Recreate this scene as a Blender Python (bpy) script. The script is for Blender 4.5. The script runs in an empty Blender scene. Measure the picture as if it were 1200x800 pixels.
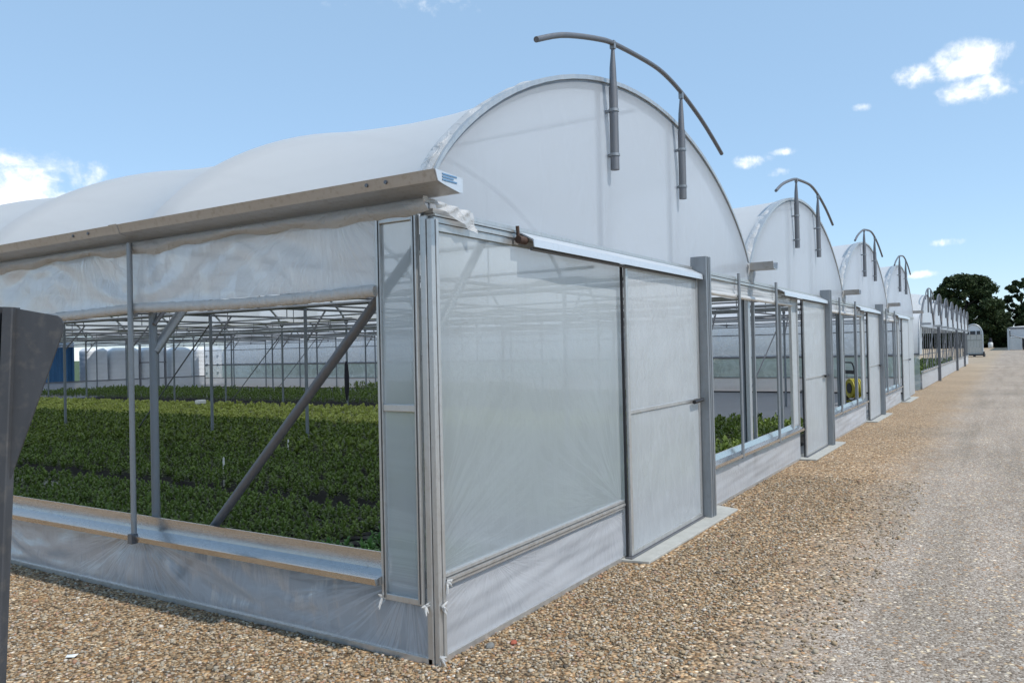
import bpy, math, random
import numpy as np
from mathutils import Vector, Matrix
rnd = random.Random(7); rng = np.random.default_rng(11)
S = bpy.context.scene
COL = S.collection
W = 6.4674      # bay pitch along the front wall (x)
P = 2.62        # hoop pitch into the greenhouse (y)
NB, NH = 4, 14
L = NH * P
ZG = 2.70       # gutter height

# ------------------------------------------------------------------ materials
def newmat(name):
    m = bpy.data.materials.new(name); m.use_nodes = True
    nt = m.node_tree; nt.nodes.clear()
    return m, nt, nt.nodes.new('ShaderNodeOutputMaterial')
def N(nt, t, **kw):
    n = nt.nodes.new(t)
    for k, v in kw.items():
        if hasattr(n, k) and k not in n.inputs: setattr(n, k, v)
        else: n.inputs[k].default_value = v
    return n
def ramp(nt, fac, stops, interp='LINEAR'):
    r = nt.nodes.new('ShaderNodeValToRGB'); r.color_ramp.interpolation = interp
    e = r.color_ramp.elements
    while len(e) < len(stops): e.new(.5)
    for i, (p, c) in enumerate(stops):
        e[i].position = p; e[i].color = (*c, 1) if len(c) == 3 else c
    nt.links.new(fac, r.inputs[0]); return r.outputs[0]
def math_(nt, op, a, b=None, c=None, clamp=False):
    n = nt.nodes.new('ShaderNodeMath'); n.operation = op; n.use_clamp = clamp
    for i, v in enumerate((a, b, c)):
        if v is None: continue
        if isinstance(v, (int, float)): n.inputs[i].default_value = v
        else: nt.links.new(v, n.inputs[i])
    return n.outputs[0]
def mixc(nt, f, a, b):
    n = nt.nodes.new('ShaderNodeMix'); n.data_type = 'RGBA'
    for s, v in ((0, f), (6, a), (7, b)):
        if isinstance(v, (int, float)): n.inputs[s].default_value = v
        elif isinstance(v, tuple): n.inputs[s].default_value = (*v, 1)
        else: nt.links.new(v, n.inputs[s])
    return n.outputs[2]
def coords(nt, scale=(1, 1, 1), rot=(0, 0, 0), kind='Object'):
    t = nt.nodes.new('ShaderNodeTexCoord'); m = nt.nodes.new('ShaderNodeMapping')
    m.inputs['Scale'].default_value = scale; m.inputs['Rotation'].default_value = rot
    nt.links.new(t.outputs[kind], m.inputs[0]); return m.outputs[0]
def noise(nt, vec, scale, detail=3, rough=.5, dist=0):
    n = nt.nodes.new('ShaderNodeTexNoise'); n.inputs['Scale'].default_value = scale
    n.inputs['Detail'].default_value = detail; n.inputs['Roughness'].default_value = rough
    n.inputs['Distortion'].default_value = dist
    nt.links.new(vec, n.inputs['Vector']); return n.outputs[0]
def bump(nt, h, strength, dist=.01):
    b = nt.nodes.new('ShaderNodeBump'); b.inputs['Strength'].default_value = strength
    b.inputs['Distance'].default_value = dist; nt.links.new(h, b.inputs['Height']); return b.outputs[0]

def metal(name, col, rough=.45, metallic=.8, var=.25, streak=(8, 8, 1.2), dirt=(.25, .22, .18), dirtamt=.25):
    m, nt, out = newmat(name)
    v = coords(nt, streak)
    n1 = noise(nt, v, 3.0, 5, .6); n2 = noise(nt, coords(nt), 26, 3, .6)
    a = tuple(c * (1 - var) for c in col); b = tuple(min(1, c * (1 + var * .6)) for c in col)
    c = mixc(nt, n1, a, b)
    dm = ramp(nt, n2, [(.52, (0, 0, 0)), (.75, (1, 1, 1))])
    c = mixc(nt, math_(nt, 'MULTIPLY', dm, dirtamt), c, dirt)
    p = N(nt, 'ShaderNodeBsdfPrincipled'); p.inputs['Metallic'].default_value = metallic
    nt.links.new(c, p.inputs['Base Color'])
    nt.links.new(math_(nt, 'MULTIPLY_ADD', n1, .3, rough - .12), p.inputs['Roughness'])
    nt.links.new(bump(nt, n2, .12, .004), p.inputs['Normal'])
    nt.links.new(p.outputs[0], out.inputs[0]); return m

def plain(name, col, rough=.6, var=.2, scale=8, metallic=0, bmp=.15):
    m, nt, out = newmat(name)
    n1 = noise(nt, coords(nt), scale, 5, .6)
    c = mixc(nt, n1, tuple(x * (1 - var) for x in col), tuple(min(1, x * (1 + var)) for x in col))
    p = N(nt, 'ShaderNodeBsdfPrincipled'); p.inputs['Metallic'].default_value = metallic
    p.inputs['Roughness'].default_value = rough
    nt.links.new(c, p.inputs['Base Color'])
    nt.links.new(bump(nt, n1, bmp, .01), p.inputs['Normal'])
    nt.links.new(p.outputs[0], out.inputs[0]); return m

def film(name, col=(.86, .89, .92), transp=.15, trans=.6, gloss=.10, rough=.28,
         wr=1.0, wscale=(1, 1, 1), wrot=(0, 0, 0), wfreq=3.0, fine=.4, streak=.35, haze=0.0, fan=None):
    """thin polythene: part clear, part scattering through, part scattering back, slight sheen"""
    m, nt, out = newmat(name)
    v = coords(nt, wscale, wrot)
    w1 = noise(nt, v, wfreq, 4, .55, .6)
    fold = math_(nt, 'ABSOLUTE', math_(nt, 'SUBTRACT', w1, .5))          # sharp creases where the noise crosses .5
    crease = math_(nt, 'SUBTRACT', 1.0, math_(nt, 'MULTIPLY', fold, 16.0), clamp=True)
    w2 = noise(nt, coords(nt, (1, 1, 1)), 22, 3, .6, .8)
    w3 = noise(nt, coords(nt, (1, 1, 1)), .8, 3, .5)
    if fan:       # creases fanning out of the tie points: (axis, period, first, height, reach)
        ax, per, y0, za, reach = fan
        tcx = nt.nodes.new('ShaderNodeTexCoord'); sx = nt.nodes.new('ShaderNodeSeparateXYZ'); nt.links.new(tcx.outputs['Object'], sx.inputs[0])
        raw = math_(nt, 'DIVIDE', math_(nt, 'SUBTRACT', sx.outputs[ax], y0 - per / 2), per)
        cell = math_(nt, 'FLOOR', raw)
        yy = math_(nt, 'MULTIPLY', math_(nt, 'SUBTRACT', math_(nt, 'SUBTRACT', raw, cell), .5), per)
        zz = math_(nt, 'SUBTRACT', sx.outputs[2], za)
        ang = math_(nt, 'ARCTAN2', zz, yy)
        rr = math_(nt, 'SQRT', math_(nt, 'ADD', math_(nt, 'MULTIPLY', yy, yy), math_(nt, 'MULTIPLY', zz, zz)))
        cv = nt.nodes.new('ShaderNodeCombineXYZ'); nt.links.new(math_(nt, 'MULTIPLY', ang, 3.2), cv.inputs[0]); nt.links.new(math_(nt, 'MULTIPLY', cell, 7.3), cv.inputs[1]); nt.links.new(math_(nt, 'MULTIPLY', rr, .5), cv.inputs[2])
        fn_ = noise(nt, cv.outputs[0], 2.2, 4, .6)
        fc = math_(nt, 'SUBTRACT', 1.0, math_(nt, 'MULTIPLY', math_(nt, 'ABSOLUTE', math_(nt, 'SUBTRACT', fn_, .5)), 11.0), clamp=True)
        fall = math_(nt, 'MULTIPLY', math_(nt, 'EXPONENT', math_(nt, 'MULTIPLY', rr, -1.0 / reach)), 1.5, clamp=True)
        fc = math_(nt, 'MULTIPLY', fc, fall)
        crease = math_(nt, 'MAXIMUM', math_(nt, 'MULTIPLY', crease, .35), fc)
    h = math_(nt, 'ADD', math_(nt, 'ADD', w1, math_(nt, 'MULTIPLY', crease, .12)), math_(nt, 'MULTIPLY', w2, .12 * fine))
    nrm = bump(nt, h, .5 * wr, .05)
    dif = N(nt, 'ShaderNodeBsdfDiffuse', Color=(*col, 1)); tr = N(nt, 'ShaderNodeBsdfTranslucent', Color=(*col, 1))
    gl = N(nt, 'ShaderNodeBsdfGlossy', Roughness=rough); gl.inputs['Color'].default_value = (1, 1, 1, 1)
    tp = N(nt, 'ShaderNodeBsdfTransparent', Color=(.94, .96, .97, 1))
    for s in (dif, tr, gl): nt.links.new(nrm, s.inputs['Normal'])
    m1 = N(nt, 'ShaderNodeMixShader'); m1.inputs[0].default_value = trans
    nt.links.new(dif.outputs[0], m1.inputs[1]); nt.links.new(tr.outputs[0], m1.inputs[2])
    body = m1.outputs[0]
    if haze:      # the part of the view that comes through blurred
        rf = N(nt, 'ShaderNodeBsdfRefraction', Roughness=.62, IOR=1.05); rf.inputs['Color'].default_value = (.92, .95, .96, 1)
        mh = N(nt, 'ShaderNodeMixShader'); mh.inputs[0].default_value = haze
        nt.links.new(body, mh.inputs[1]); nt.links.new(rf.outputs[0], mh.inputs[2]); body = mh.outputs[0]
    m2 = N(nt, 'ShaderNodeMixShader')
    # creases and dust film make the sheet locally less clear
    t = math_(nt, 'MULTIPLY', transp, math_(nt, 'SUBTRACT', 1.0, math_(nt, 'MULTIPLY', crease, streak)))
    t = math_(nt, 'MULTIPLY', t, math_(nt, 'MULTIPLY_ADD', w3, .9, .55), clamp=True)
    nt.links.new(t, m2.inputs[0]); nt.links.new(body, m2.inputs[1]); nt.links.new(tp.outputs[0], m2.inputs[2])
    m3 = N(nt, 'ShaderNodeMixShader')
    fr = N(nt, 'ShaderNodeLayerWeight'); fr.inputs['Blend'].default_value = .18
    nt.links.new(nrm, fr.inputs['Normal'])
    nt.links.new(math_(nt, 'MULTIPLY_ADD', fr.outputs['Fresnel'], gloss * 3.6, gloss * .4, clamp=True), m3.inputs[0])
    nt.links.new(m2.outputs[0], m3.inputs[1]); nt.links.new(gl.outputs[0], m3.inputs[2])
    nt.links.new(m3.outputs[0], out.inputs[0]); return m

def leafmat(name, a, b, trans=.25, rough=.45):
    m, nt, out = newmat(name)
    n1 = noise(nt, coords(nt, kind='Object'), 9, 2, .5)
    oi = nt.nodes.new('ShaderNodeObjectInfo')
    g = nt.nodes.new('ShaderNodeNewGeometry')
    f = math_(nt, 'ADD', math_(nt, 'MULTIPLY', n1, .5), math_(nt, 'MULTIPLY', g.outputs['Random Per Island'], .5))
    f = math_(nt, 'ADD', f, math_(nt, 'MULTIPLY', math_(nt, 'SUBTRACT', oi.outputs['Random'], .5), .25), clamp=True)
    c = mixc(nt, f, a, b)
    p = N(nt, 'ShaderNodeBsdfPrincipled'); p.inputs['Roughness'].default_value = rough
    p.inputs['Specular IOR Level'].default_value = .3
    nt.links.new(c, p.inputs['Base Color'])
    t = N(nt, 'ShaderNodeBsdfTranslucent'); nt.links.new(c, t.inputs['Color'])
    mx = N(nt, 'ShaderNodeMixShader'); mx.inputs[0].default_value = trans
    nt.links.new(p.outputs[0], mx.inputs[1]); nt.links.new(t.outputs[0], mx.inputs[2])
    nt.links.new(mx.outputs[0], out.inputs[0]); return m

M = {}
M['galv'] = metal('galvanised_steel', (.34, .36, .38), .5, .75, .3)
M['galv_dark'] = metal('weathered_steel', (.20, .205, .22), .5, .6, .3)
M['galv_light'] = metal('bright_galvanised_steel', (.50, .53, .55), .42, .7, .2)
M['tube_grey'] = metal('grey_steel_tube', (.17, .175, .19), .5, .5, .3)
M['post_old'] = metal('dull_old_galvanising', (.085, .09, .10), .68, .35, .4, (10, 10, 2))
M['post_blue'] = metal('bluish_galvanised_tube', (.22, .25, .28), .5, .6, .3)
M['alu'] = metal('aluminium', (.60, .60, .59), .4, .75, .2, dirt=(.35, .32, .28), dirtamt=.3)
M['gutter'] = metal('folded_gutter_steel', (.52, .525, .53), .40, .75, .25, (1, .35, 9), (.28, .25, .21), .45)
M['sillm'] = metal('folded_sill_steel', (.63, .635, .64), .22, .97, .15, (1, .3, 6), (.28, .25, .22), .25)
M['flash'] = metal('white_coated_flashing', (.62, .66, .70), .3, .35, .1, (.4, 6, 6), (.35, .35, .35), .25)
M['black'] = plain('black_plastic', (.02, .02, .022), .5)
M['rubber'] = plain('dark_seal', (.035, .035, .038), .7)
M['white'] = plain('white_plastic', (.72, .73, .72), .5, .08)
M['rust'] = plain('rusty_iron', (.07, .04, .028), .8, .4, 40)
M['yellow'] = plain('yellow_hose', (.36, .32, .03), .45, .25, 30)
M['blue'] = plain('blue_painted_steel', (.03, .12, .26), .5, .25, 3)
M['bag'] = plain('white_wrap', (.66, .69, .72), .45, .10, 3, bmp=.6)
M['conc'] = plain('pale_concrete', (.40, .40, .37), .85, .28, 9, bmp=.3)
M['pot'] = plain('black_pot', (.018, .018, .02), .6)
M['grey_board'] = plain('weathered_grey_board', (.46, .46, .43), .8, .3, 5)
M['glassdark'] = plain('dark_pane', (.03, .035, .045), .2, .2, 4)
M['bark'] = plain('bark', (.07, .055, .04), .9, .35, 10)
M['cloth'] = plain('dark_cloth', (.02, .02, .03), .9)
M['blueprint'] = plain('faded_blue_print', (.12, .25, .42), .5, .2, 30)

M['roof'] = film('roof_film', (.94, .95, .96), .04, .58, .08, .38, wr=.08, wscale=(1, .6, 1), wfreq=1.1, fine=.15, streak=.2)
M['gable'] = film('gable_film', (.77, .83, .91), .09, .62, .05, .38, wr=.18, wscale=(1.2, 1, .5), wrot=(0, .5, 0), wfreq=1.5, fine=.3, haze=.12)
M['panel'] = film('panel_film', (.80, .87, .90), .20, .60, .06, .30, wr=.5, wscale=(1.6, 1, .30), wrot=(0, .35, 0), wfreq=1.5, fine=1.6, streak=.5, haze=.26, fan=(0, 2.6, 2.45, .50, .9))
M['door'] = film('door_film', (.86, .89, .91), .12, .60, .07, .32, wr=1.0, wscale=(2.2, 1, .5), wrot=(0, .35, 0), wfreq=2.6, fine=1.5, streak=.5, haze=.14)
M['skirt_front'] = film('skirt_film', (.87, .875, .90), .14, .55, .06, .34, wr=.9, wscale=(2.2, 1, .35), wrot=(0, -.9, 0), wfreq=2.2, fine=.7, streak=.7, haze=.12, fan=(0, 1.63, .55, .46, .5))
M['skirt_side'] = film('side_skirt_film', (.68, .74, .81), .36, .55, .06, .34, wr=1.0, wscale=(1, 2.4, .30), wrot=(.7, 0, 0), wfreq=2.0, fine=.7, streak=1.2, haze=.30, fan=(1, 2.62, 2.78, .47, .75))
M['curtain'] = film('side_curtain_film', (.90, .92, .94), .09, .6, .05, .38, wr=1.0, wscale=(1, 2.2, .40), wrot=(-.6, 0, 0), wfreq=1.4, fine=.5, streak=1.0, haze=.07, fan=(1, 2.62, .75, 2.75, .9))
M['wrap'] = film('loose_white_film', (.80, .80, .79), .06, .5, .06, .4, wr=1.2, wscale=(1, 1, 1), wfreq=9, fine=1.0)
M['roll'] = film('rolled_film', (.80, .78, .75), .0, .4, .08, .4, wr=1.0, wscale=(1, 3, 1), wrot=(.4, 0, .6), wfreq=6, fine=.9)
M['inner'] = film('far_wall_film', (.88, .92, .96), .55, .65, .05, .4, wr=.3, wfreq=1.5)
M['green_clear'] = film('low_clear_film', (.66, .78, .76), .5, .6, .05, .4, wr=.3, wfreq=1.5)

M['leaf_dark'] = leafmat('dark_leaf', (.032, .062, .012), (.17, .25, .05))
M['leaf_mid'] = leafmat('mid_leaf', (.05, .09, .016), (.25, .33, .065))
M['leaf_lime'] = leafmat('lime_leaf', (.30, .36, .07), (.52, .55, .17))
M['leaf_bright'] = leafmat('bright_leaf', (.04, .12, .02), (.12, .24, .06))
M['leaf_tree'] = leafmat('tree_leaf', (.014, .026, .008), (.045, .07, .02), .15, .7)
M['leaf_tree2'] = leafmat('pale_tree_leaf', (.02, .035, .012), (.05, .075, .025), .18, .7)

# gravel
def gravel_material():
    m, nt, out = newmat('gravel')
    tc = nt.nodes.new('ShaderNodeTexCoord'); obj = tc.outputs['Object']
    def vor(scale, feat='F1'):
        v = nt.nodes.new('ShaderNodeTexVoronoi'); v.feature = feat; v.inputs['Scale'].default_value = scale
        v.inputs['Randomness'].default_value = 1
        nt.links.new(obj, v.inputs['Vector']); return v
    vc = vor(44); vf = vor(88); vg = vor(24)
    def cellrand(v):
        s = nt.nodes.new('ShaderNodeSeparateColor'); nt.links.new(v.outputs['Color'], s.inputs[0]); return s.outputs[0]
    coarse = ramp(nt, cellrand(vc), [(0, (0.070, 0.051, 0.033)), (.18, (0.256, 0.173, 0.090)), (.36, (0.384, 0.256, 0.134)), (.52, (0.512, 0.397, 0.256)),
                                     (.66, (0.346, 0.301, 0.243)), (.78, (0.640, 0.538, 0.397)), (.9, (0.422, 0.256, 0.128)), (.97, (0.800, 0.768, 0.640)), (1, (0.800, 0.800, 0.800))])
    big = ramp(nt, cellrand(vg), [(0, (.72, .70, .68)), (.5, (1, 1, 1)), (1, (1.25, 1.2, 1.12))])
    mm = nt.nodes.new('ShaderNodeMix'); mm.data_type = 'RGBA'; mm.blend_type = 'MULTIPLY'; mm.inputs[0].default_value = .6
    nt.links.new(coarse, mm.inputs[6]); nt.links.new(big, mm.inputs[7]); coarse = mm.outputs[2]
    fine = ramp(nt, cellrand(vf), [(0, (.12, .092, .066)), (.3, (.25, .205, .165)), (.6, (.355, .30, .25)), (.85, (.44, .385, .33)), (1, (.58, .55, .50))])
    # shade in the gaps between the stones, put into the colour
    gap_shade = ramp(nt, vc.outputs['Distance'], [(.30, (1, 1, 1)), (.75, (.30, .28, .25))])
    g2 = nt.nodes.new('ShaderNodeMix'); g2.data_type = 'RGBA'; g2.blend_type = 'MULTIPLY'; g2.inputs[0].default_value = .95
    nt.links.new(coarse, g2.inputs[6]); nt.links.new(gap_shade, g2.inputs[7]); coarse = g2.outputs[2]
    # where: coarse ochre stones by the wall, packed pale track farther out, ragged edge
    sep = nt.nodes.new('ShaderNodeSeparateXYZ'); nt.links.new(obj, sep.inputs[0])
    n = noise(nt, obj, .55, 5, .6); n2 = noise(nt, obj, 5, 4, .7)
    y = math_(nt, 'ADD', sep.outputs[1], math_(nt, 'MULTIPLY_ADD', n, 1.1, -.55))
    y = math_(nt, 'ADD', y, math_(nt, 'MULTIPLY_ADD', n2, .9, -.45))
    f = nt.nodes.new('ShaderNodeMapRange'); f.inputs['From Min'].default_value = -1.15; f.inputs['From Max'].default_value = -1.95
    nt.links.new(y, f.inputs[0])
    # the track does not reach round to the left side of the corner
    fx = nt.nodes.new('ShaderNodeMapRange'); fx.inputs['From Min'].default_value = -.9; fx.inputs['From Max'].default_value = .8
    nt.links.new(math_(nt, 'ADD', sep.outputs[0], math_(nt, 'MULTIPLY', n2, .4)), fx.inputs[0])
    fac = math_(nt, 'MULTIPLY', f.outputs[0], fx.outputs[0])
    coarse_t = nt.nodes.new('ShaderNodeMix'); coarse_t.data_type = 'RGBA'; coarse_t.blend_type = 'MULTIPLY'; coarse_t.inputs[0].default_value = 1; coarse_t.inputs[7].default_value = (1.17, 1.06, .94, 1)
    nt.links.new(coarse, coarse_t.inputs[6]); coarse = coarse_t.outputs[2]
    patch = ramp(nt, noise(nt, obj, .35, 4, .6), [(.3, (.84, .83, .80)), (.7, (1.12, 1.1, 1.08))])
    # loose ochre stones lying on the track
    sc = math_(nt, 'GREATER_THAN', math_(nt, 'ADD', cellrand(vc), math_(nt, 'MULTIPLY', n2, .5)), 1.12)
    fine = mixc(nt, math_(nt, 'MULTIPLY', sc, .8), fine, coarse)
    fade = nt.nodes.new('ShaderNodeMapRange'); fade.inputs['From Min'].default_value = 6; fade.inputs['From Max'].default_value = 55; fade.inputs['To Max'].default_value = .75
    nt.links.new(sep.outputs[0], fade.inputs[0])
    coarse = mixc(nt, fade.outputs[0], coarse, (.40, .33, .245))
    rv = nt.nodes.new('ShaderNodeMapping'); rv.inputs['Scale'].default_value = (.12, 1.6, 1); nt.links.new(obj, rv.inputs[0])
    rut = ramp(nt, noise(nt, rv.outputs[0], 1.4, 4, .6), [(.35, (.80, .78, .74)), (.55, (1.04, 1.02, 1.0)), (.75, (1.12, 1.10, 1.06))])
    fr_ = nt.nodes.new('ShaderNodeMix'); fr_.data_type = 'RGBA'; fr_.blend_type = 'MULTIPLY'; fr_.inputs[0].default_value = .8
    nt.links.new(fine, fr_.inputs[6]); nt.links.new(rut, fr_.inputs[7]); fine = fr_.outputs[2]
    c = mixc(nt, fac, coarse, fine)
    mp = nt.nodes.new('ShaderNodeMix'); mp.data_type = 'RGBA'; mp.blend_type = 'MULTIPLY'; mp.inputs[0].default_value = 1
    nt.links.new(c, mp.inputs[6]); nt.links.new(patch, mp.inputs[7]); c = mp.outputs[2]
    # grass far away
    far = nt.nodes.new('ShaderNodeMapRange'); far.inputs['From Min'].default_value = 42; far.inputs['From Max'].default_value = 46
    nt.links.new(math_(nt, 'ADD', math_(nt, 'ABSOLUTE', math_(nt, 'SUBTRACT', sep.outputs[1], 12)), math_(nt, 'MULTIPLY', n, 2)), far.inputs[0])
    c = mixc(nt, far.outputs[0], c, (.06, .09, .03))
    p = N(nt, 'ShaderNodeBsdfPrincipled', Roughness=.85); nt.links.new(c, p.inputs['Base Color'])
    hc = math_(nt, 'SUBTRACT', 1, vc.outputs['Distance']); hf = math_(nt, 'MULTIPLY', math_(nt, 'SUBTRACT', 1, vf.outputs['Distance']), .35)
    hh = nt.nodes.new('ShaderNodeMix'); hh.data_type = 'FLOAT'
    nt.links.new(fac, hh.inputs[0]); nt.links.new(hc, hh.inputs[2]); nt.links.new(hf, hh.inputs[3])
    nt.links.new(bump(nt, hh.outputs[0], 1.0, .012), p.inputs['Normal'])
    nt.links.new(p.outputs[0], out.inputs[0]); return m
M['gravel'] = gravel_material()
def floor_mat():
    m, nt, out = newmat('ground_cover')
    v = coords(nt); n1 = noise(nt, v, .5, 5, .6); n2 = noise(nt, coords(nt, (1, 14, 1)), 1.5, 4, .6)
    c = mixc(nt, n1, (.14, .145, .155), (.24, .245, .26)); c = mixc(nt, math_(nt, 'MULTIPLY', n2, .5), c, (.12, .125, .14))
    p = N(nt, 'ShaderNodeBsdfPrincipled', Roughness=.6); nt.links.new(c, p.inputs['Base Color'])
    nt.links.new(p.outputs[0], out.inputs[0]); return m
M['floor'] = floor_mat()
def stone_mat():
    m, nt, out = newmat('stone')
    g = nt.nodes.new('ShaderNodeNewGeometry')
    c = ramp(nt, g.outputs['Random Per Island'], [(0, (.07, .055, .04)), (.2, (.24, .165, .09)), (.4, (.36, .25, .135)), (.6, (.46, .37, .25)),
                                                 (.75, (.30, .27, .22)), (.88, (.56, .48, .37)), (.95, (.36, .17, .09)), (1, (.74, .70, .62))])
    n1 = noise(nt, coords(nt), 160, 3, .6); c = mixc(nt, math_(nt, 'MULTIPLY', n1, .35), c, (.22, .18, .13))
    p = N(nt, 'ShaderNodeBsdfPrincipled', Roughness=.8); nt.links.new(c, p.inputs['Base Color'])
    nt.links.new(p.outputs[0], out.inputs[0]); return m
M['stone'] = stone_mat()

# ------------------------------------------------------------------ mesh helpers
class MB:
    def __init__(s): s.v = []; s.f = []; s.sm = []
    def add(s, vs, fs, smooth=False):
        o = len(s.v); s.v += [tuple(v) for v in vs]; s.f += [tuple(i + o for i in f) for f in fs]; s.sm += [smooth] * len(fs); return s
    def box(s, a, b):
        x0, y0, z0 = [min(p, q) for p, q in zip(a, b)]; x1, y1, z1 = [max(p, q) for p, q in zip(a, b)]
        vs = [(x, y, z) for z in (z0, z1) for y in (y0, y1) for x in (x0, x1)]
        return s.add(vs, [(0, 2, 3, 1), (4, 5, 7, 6), (0, 1, 5, 4), (2, 6, 7, 3), (0, 4, 6, 2), (1, 3, 7, 5)])
    def tube(s, pts, r, n=10, cap=True):
        pts = [Vector(p) for p in pts]; rs = r if isinstance(r, (list, tuple)) else [r] * len(pts)
        rings = []; up = None
        for i, p in enumerate(pts):
            t = (pts[min(i + 1, len(pts) - 1)] - pts[max(i - 1, 0)]).normalized()
            if up is None: up = Vector((0, 0, 1)) if abs(t.z) < .9 else Vector((1, 0, 0))
            a = t.cross(up).normalized(); b = a.cross(t).normalized(); up = b
            rings.append([p + (a * math.cos(2 * math.pi * k / n) + b * math.sin(2 * math.pi * k / n)) * rs[i] for k in range(n)])
        vs = [v for r_ in rings for v in r_]; fs = []
        for i in range(len(pts) - 1):
            for k in range(n):
                k2 = (k + 1) % n; fs.append((i * n + k, i * n + k2, (i + 1) * n + k2, (i + 1) * n + k))
        s.add(vs, fs, True)
        if cap:
            s.add(rings[0], [tuple(range(n))]); s.add(rings[-1], [tuple(reversed(range(n)))])
        return s
    def grid(s, nu, nv, fn, smooth=True):
        vs = [fn(i / nu, j / nv) for j in range(nv + 1) for i in range(nu + 1)]
        fs = [(j * (nu + 1) + i, j * (nu + 1) + i + 1, (j + 1) * (nu + 1) + i + 1, (j + 1) * (nu + 1) + i) for j in range(nv) for i in range(nu)]
        return s.add(vs, fs, smooth)
    def extrude_y(s, prof, y0, y1, closed=True):   # prof: (x,z) list
        n = len(prof); vs = [(x, y0, z) for x, z in prof] + [(x, y1, z) for x, z in prof]
        fs = [(i, (i + 1) % n, (i + 1) % n + n, i + n) for i in range(n if closed else n - 1)]
        s.add(vs, fs)
        if closed: s.add(vs[:n], [tuple(range(n))]); s.add(vs[n:], [tuple(reversed(range(n)))])
        return s
    def extrude_x(s, prof, x0, x1):
        n = len(prof); vs = [(x0, y, z) for y, z in prof] + [(x1, y, z) for y, z in prof]
        s.add(vs, [(i, (i + 1) % n, (i + 1) % n + n, i + n) for i in range(n)])
        s.add(vs[:n], [tuple(reversed(range(n)))]); s.add(vs[n:], [tuple(range(n))]); return s
    def build(s, name, mat, parent=None, bevel=0, kind=None, loc=None):
        me = bpy.data.meshes.new(name); me.from_pydata(s.v, [], s.f); me.polygons.foreach_set('use_smooth', s.sm)
        me.materials.append(mat); me.update()
        o = bpy.data.objects.new(name, me); COL.objects.link(o)
        if parent: o.parent = parent
        if loc: o.location = loc
        if bevel:
            b = o.modifiers.new('bevel', 'BEVEL'); b.width = bevel; b.segments = 2; b.limit_method = 'ANGLE'
        if kind: o['kind'] = kind
        return o
def npmesh(name, V, F4, mat, F3=None, parent=None):
    """V (n,3), F4 (m,4), F3 (k,3) numpy"""
    me = bpy.data.meshes.new(name)
    n4 = 0 if F4 is None else len(F4); n3 = 0 if F3 is None else len(F3)
    me.vertices.add(len(V)); me.vertices.foreach_set('co', V.astype('f').ravel())
    me.loops.add(n4 * 4 + n3 * 3); idx = []
    if n4: idx.append(F4.ravel())
    if n3: idx.append(F3.ravel())
    me.loops.foreach_set('vertex_index', np.concatenate(idx).astype('i'))
    me.polygons.add(n4 + n3)
    st = np.concatenate([np.arange(n4) * 4, n4 * 4 + np.arange(n3) * 3]).astype('i')
    me.polygons.foreach_set('loop_start', st)
    me.update(calc_edges=True); me.validate(); me.materials.append(mat)
    o = bpy.data.objects.new(name, me); COL.objects.link(o)
    if parent: o.parent = parent
    return o
def empty(name, label, cat, loc=(0, 0, 0), rz=0, group=None):
    o = bpy.data.objects.new(name, None); COL.objects.link(o); o.location = loc; o.rotation_euler.z = rz
    o.empty_display_size = .2; o['label'] = label; o['category'] = cat
    if group: o['group'] = group
    return o
def tag(o, label, cat, group=None, kind=None):
    o['label'] = label; o['category'] = cat
    if group: o['group'] = group
    if kind: o['kind'] = kind
    return o
def copy(o, name=None, loc=None, parent=None):
    c = o.copy(); COL.objects.link(c)
    if parent is not None: c.parent = parent
    if loc is not None: c.location = loc
    return c

# ------------------------------------------------------------------ setting
g = MB(); g.add([(-400, -900, 0), (2500, -900, 0), (2500, 1200, 0), (-400, 1200, 0)], [(0, 1, 2, 3)])
g.build('ground', M['gravel'], kind='structure')
g = MB(); g.box((.02, .08, .0), (4 * W - .02, L - .05, .012)); g.build('floor', M['floor'], kind='structure')
g = MB(); g.box((28.2, .1, .0), (62, 40, .011)); g.build('floor', M['floor'], kind='structure')

# ------------------------------------------------------------------ near greenhouse
GH = empty('greenhouse', 'near white film greenhouse with rolled up side curtain and open bays', 'greenhouse')
def arch_z(x, w=W, z0=ZG, rise=1.30):
    u = max(-1., min(1., (x - w / 2) / (w / 2))); return z0 + rise * (1 - u * u) ** .74
def arch_x(s, w=W):      # denser near springings
    return w / 2 * (1 - math.cos(math.pi * s))
# corner + wall posts, each a part
def post(x, y, r=.030, z1=2.66, mat='galv'):
    m = MB(); m.tube([(0, 0, 0), (0, 0, z1 - .05)], r, 14); m.box((-r * 1.25, -r * 1.25, z1 - .05), (r * 1.25, r * 1.25, z1)); return m
pm = post(0, 0).build('post', M['post_blue'], GH, bevel=.006, loc=(.09, .09, 0))
for k in range(NB + 1):
    for j in range(NH + 1):
        if (k, j) == (0, 0): continue
        x = k * W + (.055 if k == 0 else (-.09 if k == NB else 0)); y = j * P + (.09 if j == 0 else (-.09 if j == NH else (.05 if k == 0 else 0)))
        copy(pm, loc=(x, y, 0))
# tie beams with hangers
tb = MB(); tb.tube([(.05, 0, 2.56), (W - .05, 0, 2.56)], .021, 8)
for q in (.3, .7): tb.tube([(W * q, 0, 2.56), (W * q, 0, arch_z(W * q) - .06)], .011, 6)
for q in (0,):
    s_ = 1 if q == 0 else -1; x0 = q * W
    tb.tube([(x0 + s_ * .03, 0, 2.0), (x0 + s_ * .5, 0, 2.56)], .017, 8)
tb.tube([(W * .5, 0, 2.56), (W * .5, 0, 2.40)], .007, 5); tb.box((W * .5 - .02, -.02, 2.35), (W * .5 + .02, .02, 2.41))
tbo = tb.build('tie_beam', M['galv_dark'], GH, loc=(0, P, 0))
for k in range(NB):
    for j in range(1, NH):
        if (k, j) == (0, 1): continue
        copy(tbo, loc=(k * W, j * P, 0))
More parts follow.
